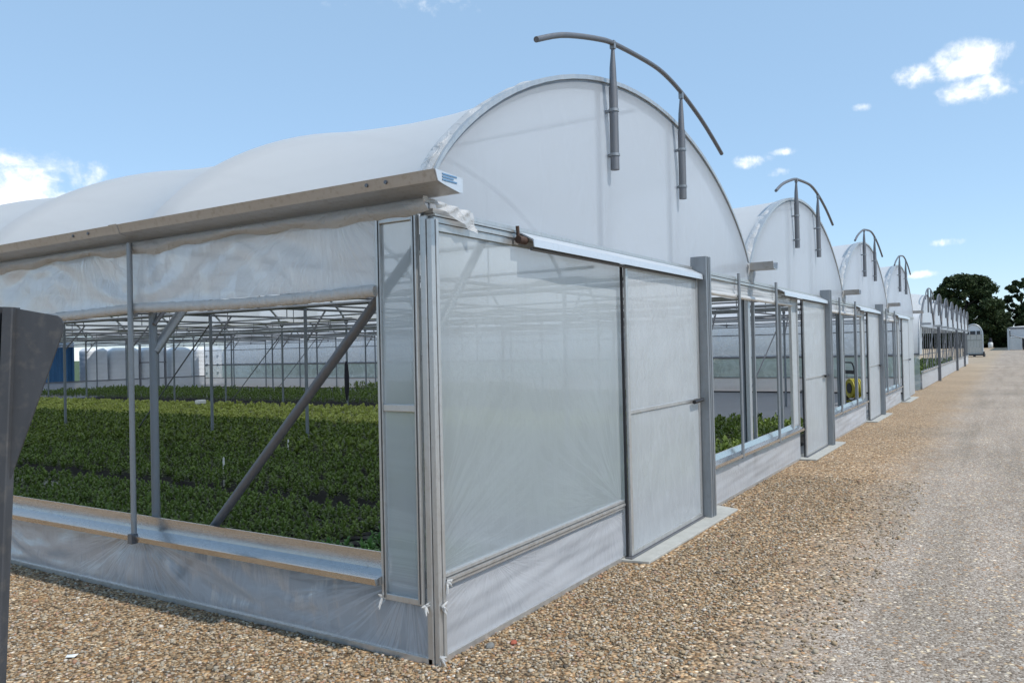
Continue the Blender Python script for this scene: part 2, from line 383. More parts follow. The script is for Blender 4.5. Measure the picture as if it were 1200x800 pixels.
# hoops
def hoop_mb(w, z0, rise, r=.028, n=28, inset=.035):
    pts = []
    for i in range(n + 1):
        x = w / 2 * (1 - math.cos(math.pi * i / n)); u = (x - w / 2) / (w / 2)
        pts.append((inset + x * (w - 2 * inset) / w, 0, z0 + rise * max(0, 1 - u * u) ** .74 - inset))
    return MB().tube(pts, r, 8)
ho = hoop_mb(W, ZG, 1.30).build('hoop', M['galv'], GH, loc=(0, .06, 0))
for k in range(NB):
    for j in range(NH + 1):
        if (k, j) != (0, 0): copy(ho, loc=(k * W, min(max(j * P, .06), L - .06), 0))
# purlins and service pipes along the length
for k in range(NB):
    for q, z, r, mt in ((.18, 2.50, .016, 'galv'), (.36, 2.42, .013, 'galv_dark'), (.5, 2.34, .02, 'galv'), (.64, 2.42, .013, 'galv_dark'), (.82, 2.50, .016, 'galv'), (.5, 3.93, .018, 'galv')):
        MB().tube([(W * (k + q), .12, z), (W * (k + q), L - .12, z)], r, 7).build('purlin', M[mt], GH)
for y in (P * 2 + .6, P * 4 + .9, P * 7 + .5, P * 10):
    MB().tube([(.1, y, 2.47), (4 * W - .1, y, 2.47)], .014, 7).build('purlin', M['galv_dark'], GH)
# gutters
def gutter(x, y0, outer=False):
    if outer:   # folded channel on the outer edge of the side wall
        prof = [(-.250, 2.712), (-.226, 2.652), (-.18, 2.640), (-.03, 2.615), (.0, 2.62), (.0, 2.70), (-.006, 2.70), (-.006, 2.624), (-.034, 2.621), (-.178, 2.646), (-.221, 2.658), (-.243, 2.711)]
    else:
        w = .115; prof = [(x - w, 2.77), (x - w * .8, 2.68), (x + w * .8, 2.68), (x + w, 2.77), (x + w - .008, 2.77), (x + w * .75, 2.69), (x - w * .75, 2.69), (x - w + .008, 2.77)]
    m = MB(); m.extrude_y(prof, y0, L + .1); return m
og = gutter(0, -.24, True).build('gutter', M['gutter'], GH)
MB().extrude_y([(-.248, 2.711), (-.225, 2.653), (-.18, 2.641), (-.03, 2.616), (-.002, 2.621), (-.002, 2.70)], -.248, -.242).build('end_cap', M['flash'], og)
st = MB()
for i in range(3): st.box((-.19, -.2515, 2.690 - i * .015), (-.06 - .03 * (i % 2), -.2485, 2.698 - i * .015))
st.build('sticker', M['blueprint'], og)
for y in (.10, .24, 3.0, 3.2): MB().tube([(-.246, y, 2.685), (-.215, y, 2.685)], .011, 8).build('bolt', M['galv_dark'], og)
for y in (2.62, 5.9, 9.2): MB().extrude_y([(-.254, 2.716), (-.229, 2.649), (-.18, 2.636), (-.18, 2.640), (-.2262, 2.6522), (-.2505, 2.713)], y, y + .10).build('joint_sleeve', M['gutter'], og)
for k in range(1, NB + 1):
    gutter(k * W, -.34).build('gutter', M['gutter'], GH)
MB().box((-.03, .02, 2.545), (.03, L, 2.60)).build('eave_rail', M['alu'], GH, bevel=.004)

# roof films, each bay an inflated skin pinched at every hoop
for k in range(NB):
    def rf(u, v, k=k):
        y = v * L; t = (y / P) % 1.0
        if v >= 1: t = 0
        puff = -.30 * math.sin(math.pi * t) ** .8
        s = u; x = arch_x(s); z = arch_z(x)
        dx = (x - W / 2) / (W / 2)
        e = math.sin(math.pi * s) ** .22 * (.12 + .88 * dx * dx) * (1 if s > .03 else .6)
        nx, nz = dx, math.sqrt(max(.05, 1 - dx * dx)); nl = math.hypot(nx, nz)
        a = puff * e
        return (k * W + x + nx / nl * a, y, z + .012 + nz / nl * a)
    r_ = MB(); r_.grid(44, NH * 14, rf); r_.build('roof_film', M['roof'], GH)
    # clamping strip along the front arch
    pts = [(k * W + .01 + arch_x(i / 40) * (W - .02) / W, .0, arch_z(arch_x(i / 40)) + .012) for i in range(41)]
    m = MB()
    for a_, b_ in zip(pts[:-1], pts[1:]):
        m.add([(a_[0], -.03, a_[2] - .018), (b_[0], -.03, b_[2] - .018), (b_[0], -.03, b_[2] + .016), (a_[0], -.03, a_[2] + .016),
               (a_[0], .05, a_[2] - .018), (b_[0], .05, b_[2] - .018), (b_[0], .05, b_[2] + .016), (a_[0], .05, a_[2] + .016)],
              [(0, 1, 2, 3), (3, 2, 6, 7), (7, 6, 5, 4), (4, 5, 1, 0)])
    m.build('arch_clamp', M['alu'], GH)
    # gathered film at the clamp, bunched over the front edge
    m = MB()
    def gath(u, v, k=k):
        x = arch_x(u); z = arch_z(x)
        dx = (x - W / 2) / (W / 2); nz = math.sqrt(max(.05, 1 - dx * dx)); nl = math.hypot(dx, nz)
        rr = .006 + (.016 if .04 < u < .34 else .004) * abs(math.sin(u * 95 + k)) * (math.sin(u * 37 + 1) ** 2); a = v * math.pi
        off = rr * math.sin(a) + .014
        return (k * W + x + dx / nl * off, .09 - .10 * v + .0, z + nz / nl * off)
    m.grid(260, 5, gath); m.build('gathered_film', M['wrap'], GH)
    # gable skin
    def gb(u, v, k=k):
        x = arch_x(u); zt = arch_z(x) - .008; zb = 2.515
        z = zb + (zt - zb) * v
        bulge = -.035 * math.sin(math.pi * v) * math.sin(math.pi * u) ** .5
        return (k * W + x, -.012 + bulge, z)
    m = MB(); m.grid(48, 16, gb); m.build('gable_film', M['gable'], GH)
    for xx in (2.33, 3.90):     # uprights standing behind the gable skin
        MB().tube([(k * W + xx, .05, 2.5), (k * W + xx, .05, arch_z(xx) - .05)], .024, 8).build('gable_upright', M['galv_dark'], GH)
    # back gable
    m = MB(); m.grid(24, 6, lambda u, v, k=k: (k * W + arch_x(u), L, 2.5 + (arch_z(arch_x(u)) - .01 - 2.5) * v)); m.build('gable_film', M['inner'], GH)
    # crescent pipe with two uprights
    cp = [(1.09, 3.85), (1.49, 4.01), (2.06, 4.165), (2.40, 4.225), (3.1, 4.285), (3.5, 4.285), (3.95, 4.225), (4.46, 4.11), (4.85, 3.99), (5.16, 3.88)]
    def cr(t):
        t = t * (len(cp) - 1); i = min(int(t), len(cp) - 2); f = t - i
        p0 = cp[max(i - 1, 0)]; p1 = cp[i]; p2 = cp[i + 1]; p3 = cp[min(i + 2, len(cp) - 1)]
        return tuple(.5 * ((2 * b) + (-a + c) * f + (2 * a - 5 * b + 4 * c - d) * f * f + (-a + 3 * b - 3 * c + d) * f ** 3) for a, b, c, d in zip(p0, p1, p2, p3))
    m = MB(); m.tube([(k * W + cr(t / 40)[0], -.105, cr(t / 40)[1]) for t in range(41)], .021, 10)
    cres = m.build('crescent_pipe', M['tube_grey'], GH)
    for xx in (2.33, 3.90):
        zt = 4.20
        m = MB(); X = k * W + xx
        m.tube([(X, -.10, 3.19), (X, -.10, 3.86)], .036, 12)
        m.tube([(X, -.10, 3.86), (X, -.10, 4.02), (X, -.105, zt)], [.031, .026, .012], 12)
        so = m.build('support_pipe', M['galv_dark'], cres)
        for zz in (3.30, 3.66):
            m = MB(); m.tube([(X, -.10, zz), (X, -.10, zz + .022)], .042, 12); m.box((X - .012, -.10, zz), (X + .012, -.012, zz + .02))
            m.build('pipe_clamp', M['galv'], cres)
        MB().box((X - .018, -.125, zt - .03), (X + .018, -.085, zt + .035)).build('pipe_clamp', M['galv'], cres)

# front wall rails under the gables
def rail_x(x0, x1, z0, z1, y0=-.045, y1=.02, name='rail', mat='alu', bev=.004):
    return MB().box((x0, y0, z0), (x1, y1, z1)).build(name, M[mat], GH, bevel=bev)
m = MB()
for z0, z1, y0 in ((2.485, 2.515, -.04), (2.519, 2.532, -.05), (2.536, 2.562, -.035)): m.box((.0, y0, z0), (4 * W, .03, z1))
m.build('eave_rail', M['alu'], GH)
m = MB(); m.box((.02, -.042, 2.5155), (4 * W, .01, 2.5185)); m.box((.02, -.042, 2.5325), (4 * W, .01, 2.5355)); m.build('seal', M['rubber'], GH)
# loose end of film stuffed under the gutter by the corner
def loose(u, v):
    x = -.14 + u * .50; z = 2.61 - .03 * u - v * (.03 + .10 * u ** 1.5); y = -.065 - .008 * math.sin(u * 23 + v * 4) - .006 * math.sin(v * 9 + u * 31) - .015 * v
    return (x, y, z)
MB().grid(30, 12, loose).build('loose_film', M['wrap'], GH)
for k in range(NB + 0):
    if k:
        def loose2(u, v, k=k):
            ww = .22 * (1 - v * .75)
            return (k * W - ww + 2 * ww * u, -.05 - .018 * math.sin(u * 13 + v * 6), 2.76 + .42 * 0 - v * .24)
        MB().grid(16, 12, loose2).build('loose_film', M['wrap'], GH)

def wavy(x0, x1, z0, z1, y, amp=.010, seed=0, nu=60, nv=24):
    ph = [rnd.uniform(0, 6.28) for _ in range(8)]
    def fn(u, v):
        e = math.sin(math.pi * v) ** .5 * math.sin(math.pi * u) ** .3 if 0 < v < 1 and 0 < u < 1 else 0
        d = math.sin(u * 9 + v * 6 + ph[0]) + .7 * math.sin(u * 17 - v * 11 + ph[1]) + .5 * math.sin(u * 31 + v * 5 + ph[2]) + .4 * math.sin(v * 27 - u * 8 + ph[3])
        return (x0 + (x1 - x0) * u, y + amp * d * e * .5, z0 + (z1 - z0) * v)
    return MB().grid(nu, nv, fn)
def wavy_side(y0, y1, z0, z1, x, amp=.012, nu=70, nv=20, anchors=()):
    ph = [rnd.uniform(0, 6.28) for _ in range(8)]
    def fn(u, v):
        e = math.sin(math.pi * v) ** .4 if 0 < v < 1 else 0
        y = y0 + (y1 - y0) * u; z = z0 + (z1 - z0) * v
        d = math.sin(y * 4 + v * 4 + ph[0]) + .6 * math.sin(y * 9 - v * 5 + ph[1])
        for ya, za in anchors:        # creases fan out of each tie point
            dy, dz = y - ya, z - za; r = math.hypot(dy, dz) + 1e-3
            d += 1.6 * math.sin(math.atan2(dz, dy) * 13) * math.exp(-((r - .35) / .35) ** 2)
        return (x + amp * d * e * .5, y, z)
    return MB().grid(nu, nv, fn)

for k in range(NB):
    o = k * W
    if k == 0:
        wavy(.0, 2.58, .455, 2.48, -.014, .012).build('wall_film', M['panel'], GH)
        wavy(.0, 2.58, .03, .43, -.020, .016).build('skirt_film', M['skirt_front'], GH)
        fr = MB()
        for zz, y0 in ((.428, -.045), (.452, -.055), (.476, -.040)): fr.box((.035, y0, zz), (2.52, .01, zz + .017))
        fr.build('rail', M['alu'], GH)
        MB().box((.03, -.03, 2.44), (2.52, .01, 2.482)).build('rail', M['alu'], GH)
        MB().box((.0, -.035, .0), (2.52, .02, .035)).build('base_rail', M['alu'], GH)
    else:
        # window strip runs from the guide column of the previous bay
        pass
    x0, x1 = o - 1.72, o + 2.55      # opening left of each door
    if k:
        sk = wavy(x0, x1, .03, .44, -.018, .012).build('skirt_film', M['skirt_front'], GH)
        m = MB(); m.extrude_x([(-.085, .44), (-.085, .475), (-.02, .50), (.0, .56), (.02, .56), (.02, .44)], x0, x1); m.build('sill', M['sillm'], GH)
        MB().box((x0, -.03, .0), (x1, .02, .032)).build('base_rail', M['alu'], GH)
        wavy(x0, x1 - .0, 2.33, 2.49, -.02, .014).build('blind_film', M['curtain'], GH)
        MB().tube([(x0, -.03, 2.33), (x1 - .42, -.03, 2.33)], .026, 10).build('roll', M['roll'], GH)
        # clear side strip by the door
        m = MB(); m.box((x1 - .43, -.03, .46), (x1 - .39, .01, 2.49)); m.box((x1 - .04, -.03, .46), (x1, .01, 2.49)); m.build('window_frame', M['alu'], GH, bevel=.003)
        MB().box((x1 - .39, -.012, .5), (x1 - .04, -.008, 2.48)).build('wall_film', M['door'], GH)
        for xx, r in ((-.67, .019), (1.08, .019)):
            MB().tube([(o + xx, -.075, .42), (o + xx, -.075, 2.60)], r, 10).build('pole', M['galv'], GH)
        for xx, r in ((-1.45, .02), (.35, .02), (1.75, .02)):
            MB().box((o + xx - r, .03, .5), (o + xx + r, .07, 2.5)).build('mullion', M['galv'], GH)
        MB().box((o - .05, .0, .05), (o + .05, .045, 2.5)).build('mullion', M['galv_light'], GH)
    # door
    dx0, dx1 = (o + 2.50, o + 4.28) if k == 0 else (o + 2.66, o + 4.28)
    dr = MB(); t = .045; yf, yb = -.095, -.070
    dr.box((dx0, yf, .035), (dx0 + t, yb, 2.44)); dr.box((dx1 - t, yf, .035), (dx1, yb, 2.44))
    dr.box((dx0 + t, yf, .035), (dx1 - t, yb, .075)); dr.box((dx0 + t, yf, 2.40), (dx1 - t, yb, 2.44)); dr.box((dx0 + t, yf, 1.20), (dx1 - t, yb, 1.232))
    do = MB().build('door', M['alu'], GH) if 0 else dr.build('door', M['alu'], GH, bevel=.003)
    wavy(dx0 + t, dx1 - t, .075, 1.20, -.085, .009).build('lower_film', M['door'], do)
    wavy(dx0 + t, dx1 - t, 1.232, 2.40, -.085, .010).build('upper_film', M['door'], do)
    hd = MB(); hd.tube([(dx1 - .30, -.135, 1.205), (dx1 - .05, -.135, 1.215)], .020, 8); hd.box((dx1 - .22, -.135, 1.195), (dx1 - .20, -.10, 1.215)); hd.box((dx1 - .09, -.135, 1.2), (dx1 - .07, -.10, 1.22))
    hd.build('handle', M['black'], do)
    MB().box((dx0 - .016, -.07, .03), (dx0 - .003, -.048, 2.43)).build('door_seal', M['rubber'], do)
    # bottom track
    MB().box((dx0 - .05, -.115, .012), (dx1, -.055, .032)).build('door_track', M['galv_dark'], GH)
    # sloping cover over the door rail
    fx0 = o + (.92 if k == 0 else 1.25)
    m = MB(); m.extrude_x([(-.045, 2.53), (-.15, 2.475), (-.155, 2.425), (-.148, 2.425), (-.143, 2.468), (-.045, 2.52)], fx0, o + 4.27)
    m.build('track_cover', M['flash'], GH)
    MB().tube([(fx0 + .05, -.10, 2.42), (o + 4.2, -.10, 2.42)], .012, 6).build('track_rail', M['galv_dark'], GH)
    # guide column
    m = MB(); m.extrude_x([(0, 0)], 0, 0) if 0 else None
    cx0, cx1, cy = o + 4.29, o + 4.45, -.18
    m.box((cx0, cy, 0), (cx0 + .006, -.02, 2.66)); m.box((cx0 + .006, cy, 0), (cx1, cy + .006, 2.66)); m.box((cx1 - .006, cy + .006, 0), (cx1, -.02, 2.66))
    m.box((cx0 + .05, cy - .006, 0), (cx0 + .056, cy, 2.66)); m.box((cx1 - .06, cy - .006, 0), (cx1 - .02, cy, 2.66))
    if k < 3: m.build('guide_column', M['galv'], GH)
    else:
        wavy(o + 4.5, o + W, .03, 2.49, -.02, .012).build('wall_film', M['door'], GH)
    if k == 0:
        m = MB(); m.tube([(o + .84, -.08, 2.47), (o + .93, -.08, 2.47)], .026, 10); m.tube([(o + .86, -.07, 2.47), (o + .85, -.07, 2.56)], .012, 8); m.build('rusty_bracket', M['rust'], GH)

# corner: framed film strip on the side wall
X_ = -.045
cf = MB()
cf.box((X_ - .02, .31, .33), (X_ + .02, .345, 2.53)); cf.box((X_ - .02, .045, .33), (X_ + .02, .075, 2.53))
cf.box((X_ - .02, .075, .33), (X_ + .02, .31, .365)); cf.box((X_ - .02, .075, 2.50), (X_ + .02, .31, 2.53)); cf.box((X_ - .016, .075, 1.415), (X_ + .02, .31, 1.455))
cfo = cf.build('corner_frame', M['alu'], GH, bevel=.003)
sg = MB(); sg.box((X_ - .024, .318, .34), (X_ - .020, .323, 2.52)); sg.box((X_ - .024, .056, .34), (X_ - .020, .061, 2.52)); sg.build('seal', M['rubber'], cfo)
wavy_side(.075, .31, .365, 1.415, X_, .006, 20, 30).build('lower_film', M['panel'], cfo)
wavy_side(.075, .31, 1.455, 2.50, X_, .006, 20, 30).build('upper_film', M['panel'], cfo)
cpn = MB()
cpn.box((-.045, -.012, .0), (-.008, .03, 2.52)); cpn.box((-.040, -.052, .0), (-.004, -.016, 2.50)); cpn.box((.000, -.056, .03), (.026, -.02, 2.50))
cpn.build('corner_post', M['alu'], GH, bevel=.005)
MB().box((-.0035, -.048, .02), (-.0005, -.02, 2.49)).build('seal', M['rubber'], GH)
kn = MB()    # knotted film ends at the bottom of the frames
for cx, cy, cz in ((-.06, .345, .34), (-.06, .03, .33), (.03, -.06, .46), (-.02, -.06, .33), (-.03, -.05, .05)):
    for i in range(5):
        a = rnd.uniform(0, 6.28); d = Vector((math.cos(a) * .03, -abs(math.sin(a)) * .02, rnd.uniform(-.05, .02)))
        kn.tube([(cx, cy, cz), Vector((cx, cy, cz)) + d * .6, Vector((cx, cy, cz)) + d * 1.3], [.010, .008, .003], 6)
kn.build('knotted_film', M['wrap'], GH)

# side wall
anch = [(2.7 + i * P, .43) for i in range(14)] + [(1.3 + i * 2.9, .1) for i in range(4)]
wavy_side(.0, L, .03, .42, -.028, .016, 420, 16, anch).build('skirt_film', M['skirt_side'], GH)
MB().box((-.045, .0, .0), (-.01, L, .034)).build('base_rail', M['alu'], GH)
m = MB(); m.extrude_y([(-.112, .415), (-.126, .455), (-.116, .458), (-.110, .450), (.010, .475), (.006, .575), (.018, .575), (.022, .46), (-.02, .405)], .345, L); m.build('sill', M['sillm'], GH)
for j in (0, 3, 6, 9, 12):
    MB().tube([(-.105, 2.70 + j * P, .44), (-.105, 2.70 + j * P, 2.60)], .020, 12).build('pole', M['galv'], GH)
for j in (0, 3, 6, 9, 12):
    MB().box((-.14, 2.675 + j * P, .40), (-.09, 2.725 + j * P, .47)).build('pole_clamp', M['galv_dark'], GH)
wavy_side(.345, L, 2.14, 2.56, -.055, .022, 420, 18, [(2.7 + i * P, 2.12) for i in range(14)] + [(1.4 + i * P, 2.58) for i in range(14)]).build('side_curtain', M['curtain'], GH)
def rl(u, v):
    y = .345 + (L - .345) * u; a = v * 2 * math.pi; r = .036 + .003 * math.sin(y * 38 + a * 2) + .002 * math.sin(y * 71 - a)
    z = 2.125 - .025 * math.sin(math.pi * ((y - .08) / P % 1))
    return (-.055 + r * math.cos(a), y, z + r * math.sin(a))
MB().grid(700, 14, rl).build('curtain_roll', M['roll'], GH)
# gathered film under the gutter
def gth(u, v):
    y = -.05 + (L + .05) * u
    return (-.06 - .035 * math.sin(v * math.pi) - .01 * math.sin(y * 23) * v, y, 2.612 - v * (.080 + .018 * math.sin(y * 3.1) + .012 * math.sin(y * 11)))
MB().grid(500, 6, gth).build('gathered_film', M['wrap'], GH)
# braces
MB().tube([(.10, .12, 2.42), (.10, 2.50, .12)], .031, 14).build('brace', M['tube_grey'], GH)
MB().tube([(.06, .10, 1.72), (.74, .10, 2.52)], .028, 10).build('brace', M['galv'], GH)
MB().tube([(.062, P + .05, 1.80), (.60, P + .02, 2.52)], .036, 12).build('brace', M['galv'], GH)
for (k, j, s_) in ((1, 4, 1), (2, 6, 1), (3, 5, 1), (3, 8, 1), (1, 9, 1)):
    MB().tube([(k * W + .03, j * P, 2.45), (k * W + .03, (j + s_) * P, .15)], .014, 7).build('brace', M['galv_dark'], GH)
for k, a_, b_ in ((2, 1.2, 3.2),):
    pass
for x0, x1, y in ((2 * W - 5.0, 2 * W - .1, P * 1), (3 * W - 4.2, 3 * W - .2, P * 1)):
    MB().tube([(x0, y, .3), (x1, y, 2.5)], .017, 8).build('brace', M['galv_dark'], GH)
# far side wall (low white skirt, clear strip, rail)
xs = 4 * W
wavy_side(.05, L, .03, .56, xs, .012, 200, 8).build('skirt_film', M['skirt_front'], GH)
wavy_side(.05, L, .57, 1.27, xs, .012, 200, 8).build('clear_film', M['green_clear'], GH)
m = MB(); m.box((xs - .03, .05, 1.26), (xs + .03, L, 1.31)); m.box((xs - .02, .05, .545), (xs + .02, L, .575)); m.box((xs - .015, .05, 2.10), (xs + .015, L, 2.13)); m.build('rail', M['galv_dark'], GH)
MB().box((xs - .03, .05, 0), (xs + .03, L, .06)).build('base_rail', M['rubber'], GH)
wavy_side(.05, L, 1.32, 2.55, xs, .02, 200, 8).build('side_curtain', M['inner'], GH)
# far end wall
wavy(.05, 4 * W, .03, .66, L, .015, nu=120, nv=8).build('skirt_film', M['skirt_front'], GH)
MB().box((0, L - .03, .65), (4 * W, L + .03, .70)).build('rail', M['galv_dark'], GH)
m = MB()
for xx in (4 * W - 4.1, 4 * W - 2.6): m.box((xx, L - .05, .05), (xx + .09, L + .05, 2.5))
m.box((4 * W - 4.1, L - .05, 1.5), (4 * W - 2.5, L + .05, 1.56)); m.build('door_frame', M['galv_dark'], GH)
wavy(.05, 4 * W, 2.38, 2.52, L, .015, nu=120, nv=6).build('blind_film', M['inner'], GH)

# ------------------------------------------------------------------ doorstep slabs
def slab(x, label):
    m = MB()
    m.add([(x + 2.40, .06, .0), (x + 2.46, -.26, 0), (x + 4.85, -.28, 0), (x + 4.98, .06, 0), (x + 2.40, .06, .022), (x + 2.46, -.26, .022), (x + 4.85, -.28, .022), (x + 4.98, .06, .022)],
          [(0, 1, 2, 3)[::-1], (4, 5, 6, 7), (0, 1, 5, 4), (1, 2, 6, 5), (2, 3, 7, 6), (3, 0, 4, 7)])
    return tag(m.build('doorstep', M['conc'], bevel=.004), label, 'doorstep', 'concrete slabs under the sliding doors')
for k, lb in enumerate(('pale concrete doorstep under the nearest sliding door', 'pale concrete doorstep under the second sliding door from the corner',
                        'pale concrete doorstep under the third sliding door from the corner', 'pale concrete doorstep under the farthest door of the near greenhouse')): slab(k * W, lb)

# ------------------------------------------------------------------ foreground post
FP = empty('steel_post', 'dark galvanised post with a triangular plate at the left picture edge', 'post', (-2.464, -.310, 0), math.radians(-57.4)); FP.rotation_euler.y = .052
m = MB(); r = .018
m.box((-.032, -.020, 0), (-.027, .024, 1.905)); m.box((-.027, .019, 0), (.0, .024, 1.905))
pts = [(.0 + .019 * math.cos(a), .0 + .019 * math.sin(a)) for a in [math.pi * (-.5 + i / 12 * 1.0) for i in range(13)]]
pp = [(-.018, -.017), (-.016, -.019), (.009, -.019), (.012, -.016), (.012, .016), (.009, .019), (-.018, .019)]
m.add([(x, y, 0) for x, y in pp] + [(x, y, 1.905) for x, y in pp], [(i, (i + 1) % len(pp), (i + 1) % len(pp) + len(pp), i + len(pp)) for i in range(len(pp))] + [tuple(range(len(pp), 2 * len(pp)))], False)
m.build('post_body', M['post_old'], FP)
gp = [(.012, 1.902), (.128, 1.885), (.140, 1.877), (.146, 1.862), (.143, 1.835), (.012, 1.42)]
n = len(gp); m = MB(); m.add([(x, -.003, z) for x, z in gp] + [(x, .003, z) for x, z in gp], [tuple(range(n)), tuple(reversed(range(n, 2 * n)))] + [(i, i + n, (i + 1) % n + n, (i + 1) % n) for i in range(n)])
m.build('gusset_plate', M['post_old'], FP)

# ------------------------------------------------------------------ plants
def leaf_cluster(cx, cy, z0, h, rad, nl, ll, lw, g):
    """arrays for one shrub: nl leaves on a few stems"""
    V = []; Q = []; T = []
    ns = max(2, nl // 12); per = nl // ns
    for i in range(ns * per):
        s = i % ns; q = i // ns; sa = 2 * math.pi * s / ns + .7 * s
        t = 1 - .62 * q / per; sr = rad * (.62 if s else .05) * (.5 + .5 * t)
        hs = h * (1.0 if s == 0 else .82 + .12 * math.sin(s * 2.1))
        bx, by, bz = cx + sr * math.cos(sa), cy + sr * math.sin(sa), z0 + hs * (.30 + .70 * t)
        a = q * 2.4 + s + g.uniform(-.25, .25); el = .25 + .85 * t ** 3 * (1 if q > 2 else 1.15) + g.uniform(-.15, .15)
        d = Vector((math.cos(a) * math.cos(el), math.sin(a) * math.cos(el), math.sin(el)))
        sd = Vector((-math.sin(a), math.cos(a), 0)); l = ll * g.uniform(.7, 1.15)
        b = Vector((bx, by, bz)); mid = b + d * l * .5 + Vector((0, 0, .1 * l)); tip = b + d * l - Vector((0, 0, l * .18))
        o = len(V); V += [b - sd * lw * .15, b + sd * lw * .15, mid + sd * lw * .5, mid - sd * lw * .5, tip]
        Q.append((o, o + 1, o + 2, o + 3)); T.append((o + 3, o + 2, o + 4))
    return V, Q, T
def shrub_mesh(name, mat, h, rad, nl, ll, lw, seed):
    V, Q, T = leaf_cluster(0, 0, .08, h, rad, nl, ll, lw, random.Random(seed))
    me = bpy.data.meshes.new(name); me.from_pydata(V, [], Q + T); me.materials.append(mat); me.update(); return me
def pot_mesh():
    m = MB(); n = 10
    m.tube([(0, 0, 0), (0, 0, .10)], [.052, .068], n); m.tube([(0, 0, .095), (0, 0, .112)], .072, n)
    me = bpy.data.meshes.new('pot'); me.from_pydata(m.v, [], m.f); me.materials.append(M['pot']); me.update(); return me
potm = pot_mesh()
var_d = [shrub_mesh('foliage', M['leaf_dark'], .165, .085, 48, .072, .026, 100 + i) for i in range(6)]
var_b = [shrub_mesh('foliage', M['leaf_bright'], .20, .10, 54, .085, .028, 200 + i) for i in range(4)]
def pot_plant(x, y, me, label, group, s=1):
    e = empty('potted_shrub', label, 'potted plant', (x, y, .012), rnd.uniform(0, 6.28), group); e.scale = (s, s, s)
    for nm, mm in (('pot', potm), ('foliage', me)):
        o = bpy.data.objects.new(nm, mm); COL.objects.link(o); o.parent = e
for i in range(9):
    for j in range(31):
        x = .86 + i * .168; y = 2.05 + j * .172
        if i >= 5 or True:
            pot_plant(x + rnd.uniform(-.012, .012), y + rnd.uniform(-.012, .012), var_d[rnd.randrange(6)], 'small dark green potted shrub in the bed just inside the side wall sill', 'dark shrubs in the front bed', rnd.uniform(.88, 1.12))
for i in range(4):
    for j in range(5):
        pot_plant(.72 + i * .20 + rnd.uniform(-.02, .02), .72 + j * .21 + rnd.uniform(-.02, .02), var_b[rnd.randrange(4)], 'bright green leafy potted plant in the inside corner by the framed strip', 'bright plants in the corner', rnd.uniform(.9, 1.15))
def bed(name, regions, sp, z, h, rad, nl, ll, lw, mat, label, cat='potted plants', keep=None, seed=5):
    g = random.Random(seed); V = []; Q = []; T = []
    protos = [leaf_cluster(0, 0, 0, h, rad, nl, ll, lw, random.Random(seed * 31 + i)) for i in range(9)]
    PV = [np.array([tuple(v) for v in p[0]]) for p in protos]; PQ = [np.array(p[1]) for p in protos]; PT = [np.array(p[2]) for p in protos]
    off = 0; VV = []; QQ = []; TT = []
    for (x0, x1, y0, y1) in regions:
        x = x0
        while x < x1:
            y = y0
            while y < y1:
                xx, yy = x + g.uniform(-.25, .25) * sp, y + g.uniform(-.25, .25) * sp
                if (keep is None or keep(xx, yy)) and g.random() > .015:
                    i = g.randrange(9); a = g.uniform(0, 6.28); s = g.uniform(.8, 1.2)
                    c, s_ = math.cos(a) * s, math.sin(a) * s
                    v = PV[i]; w = np.empty_like(v); w[:, 0] = v[:, 0] * c - v[:, 1] * s_ + xx; w[:, 1] = v[:, 0] * s_ + v[:, 1] * c + yy; w[:, 2] = v[:, 2] * s + z
                    VV.append(w); QQ.append(PQ[i] + off); TT.append(PT[i] + off); off += len(v)
                y += sp
            x += sp
    o = npmesh(name, np.concatenate(VV), np.concatenate(QQ), mat, np.concatenate(TT))
    return tag(o, label, cat, kind='stuff')
bed('shrub_bed', [(.86, 2.25, 7.5, 30), (2.78, 5.0, .5, 12)], .185, .09, .165, .085, 44, .078, .030, M['leaf_dark'], 'mass of dark green potted shrubs behind the first aisle')
bed('shrub_bed', [(2.75, 8.9, 12, 34), (5.2, 8.9, .4, 12), (8.9, 12.6, .4, 3.4)], .235, .10, .19, .12, 36, .110, .044, M['leaf_mid'], 'mass of mid green potted shrubs in the middle of the greenhouse')
bed('lime_bed', [(9.1, 12.9, 4.2, 33)], .225, .10, .18, .13, 32, .110, .048, M['leaf_lime'], 'broad band of yellow green potted plants across the middle')
bed('tall_bed', [(14.0, 18.6, 6.5, 33)], .24, .12, .30, .12, 22, .11, .04, M['leaf_dark'], 'dark taller potted shrubs in a row behind the yellow green band')
bed('back_bed', [(19.2, 21.5, 12, 19)], .24, .12, .42, .12, 18, .12, .045, M['leaf_mid'], 'mid green plants at the back right of the greenhouse')
# black carrier mats between beds
m = MB()
for x0, x1, y0, y1 in ((.75, 2.36, .4, 34), (2.62, 8.95, .3, 34), (9.0, 12.95, .3, 33.4), (13.9, 18.7, 6.3, 33.3)): m.box((x0, y0, .014), (x1, y1, .02))
tag(m.build('growing_mat', plain('black_mat', (.010, .010, .010), 1.0)), 'black growing mat under the rows of potted shrubs', 'mat', kind='stuff')

def white_box():
    e = empty('white_sensor_box', 'small white box standing among the yellow green plants', 'box', (11.9, 18.2, .02))
    MB().box((-.02, -.02, 0), (.02, .02, .30)).build('stake', M['galv'], e)
    MB().box((-.14, -.10, .30), (.14, .10, .43)).build('housing', M['white'], e, bevel=.03)
white_box()
for x, y, h_, lb in ((5.2, 6.95, .42, 'white plant label stake right of the nearest interior post'), (5.3, 10.6, .42, 'white plant label stake beside the bay post in the left opening'), (3.4, 6.2, .40, 'thin white plant label stake left of the diagonal brace')):
    m = MB(); m.box((x - .014, y - .002, 0), (x + .014, y + .002, h_ - .01)); m.add([(x - .014, y, h_ - .01), (x + .014, y, h_ - .01), (x, y, h_ + .012)], [(0, 1, 2)])
    tag(m.build('plant_label', M['white']), lb, 'plant label')
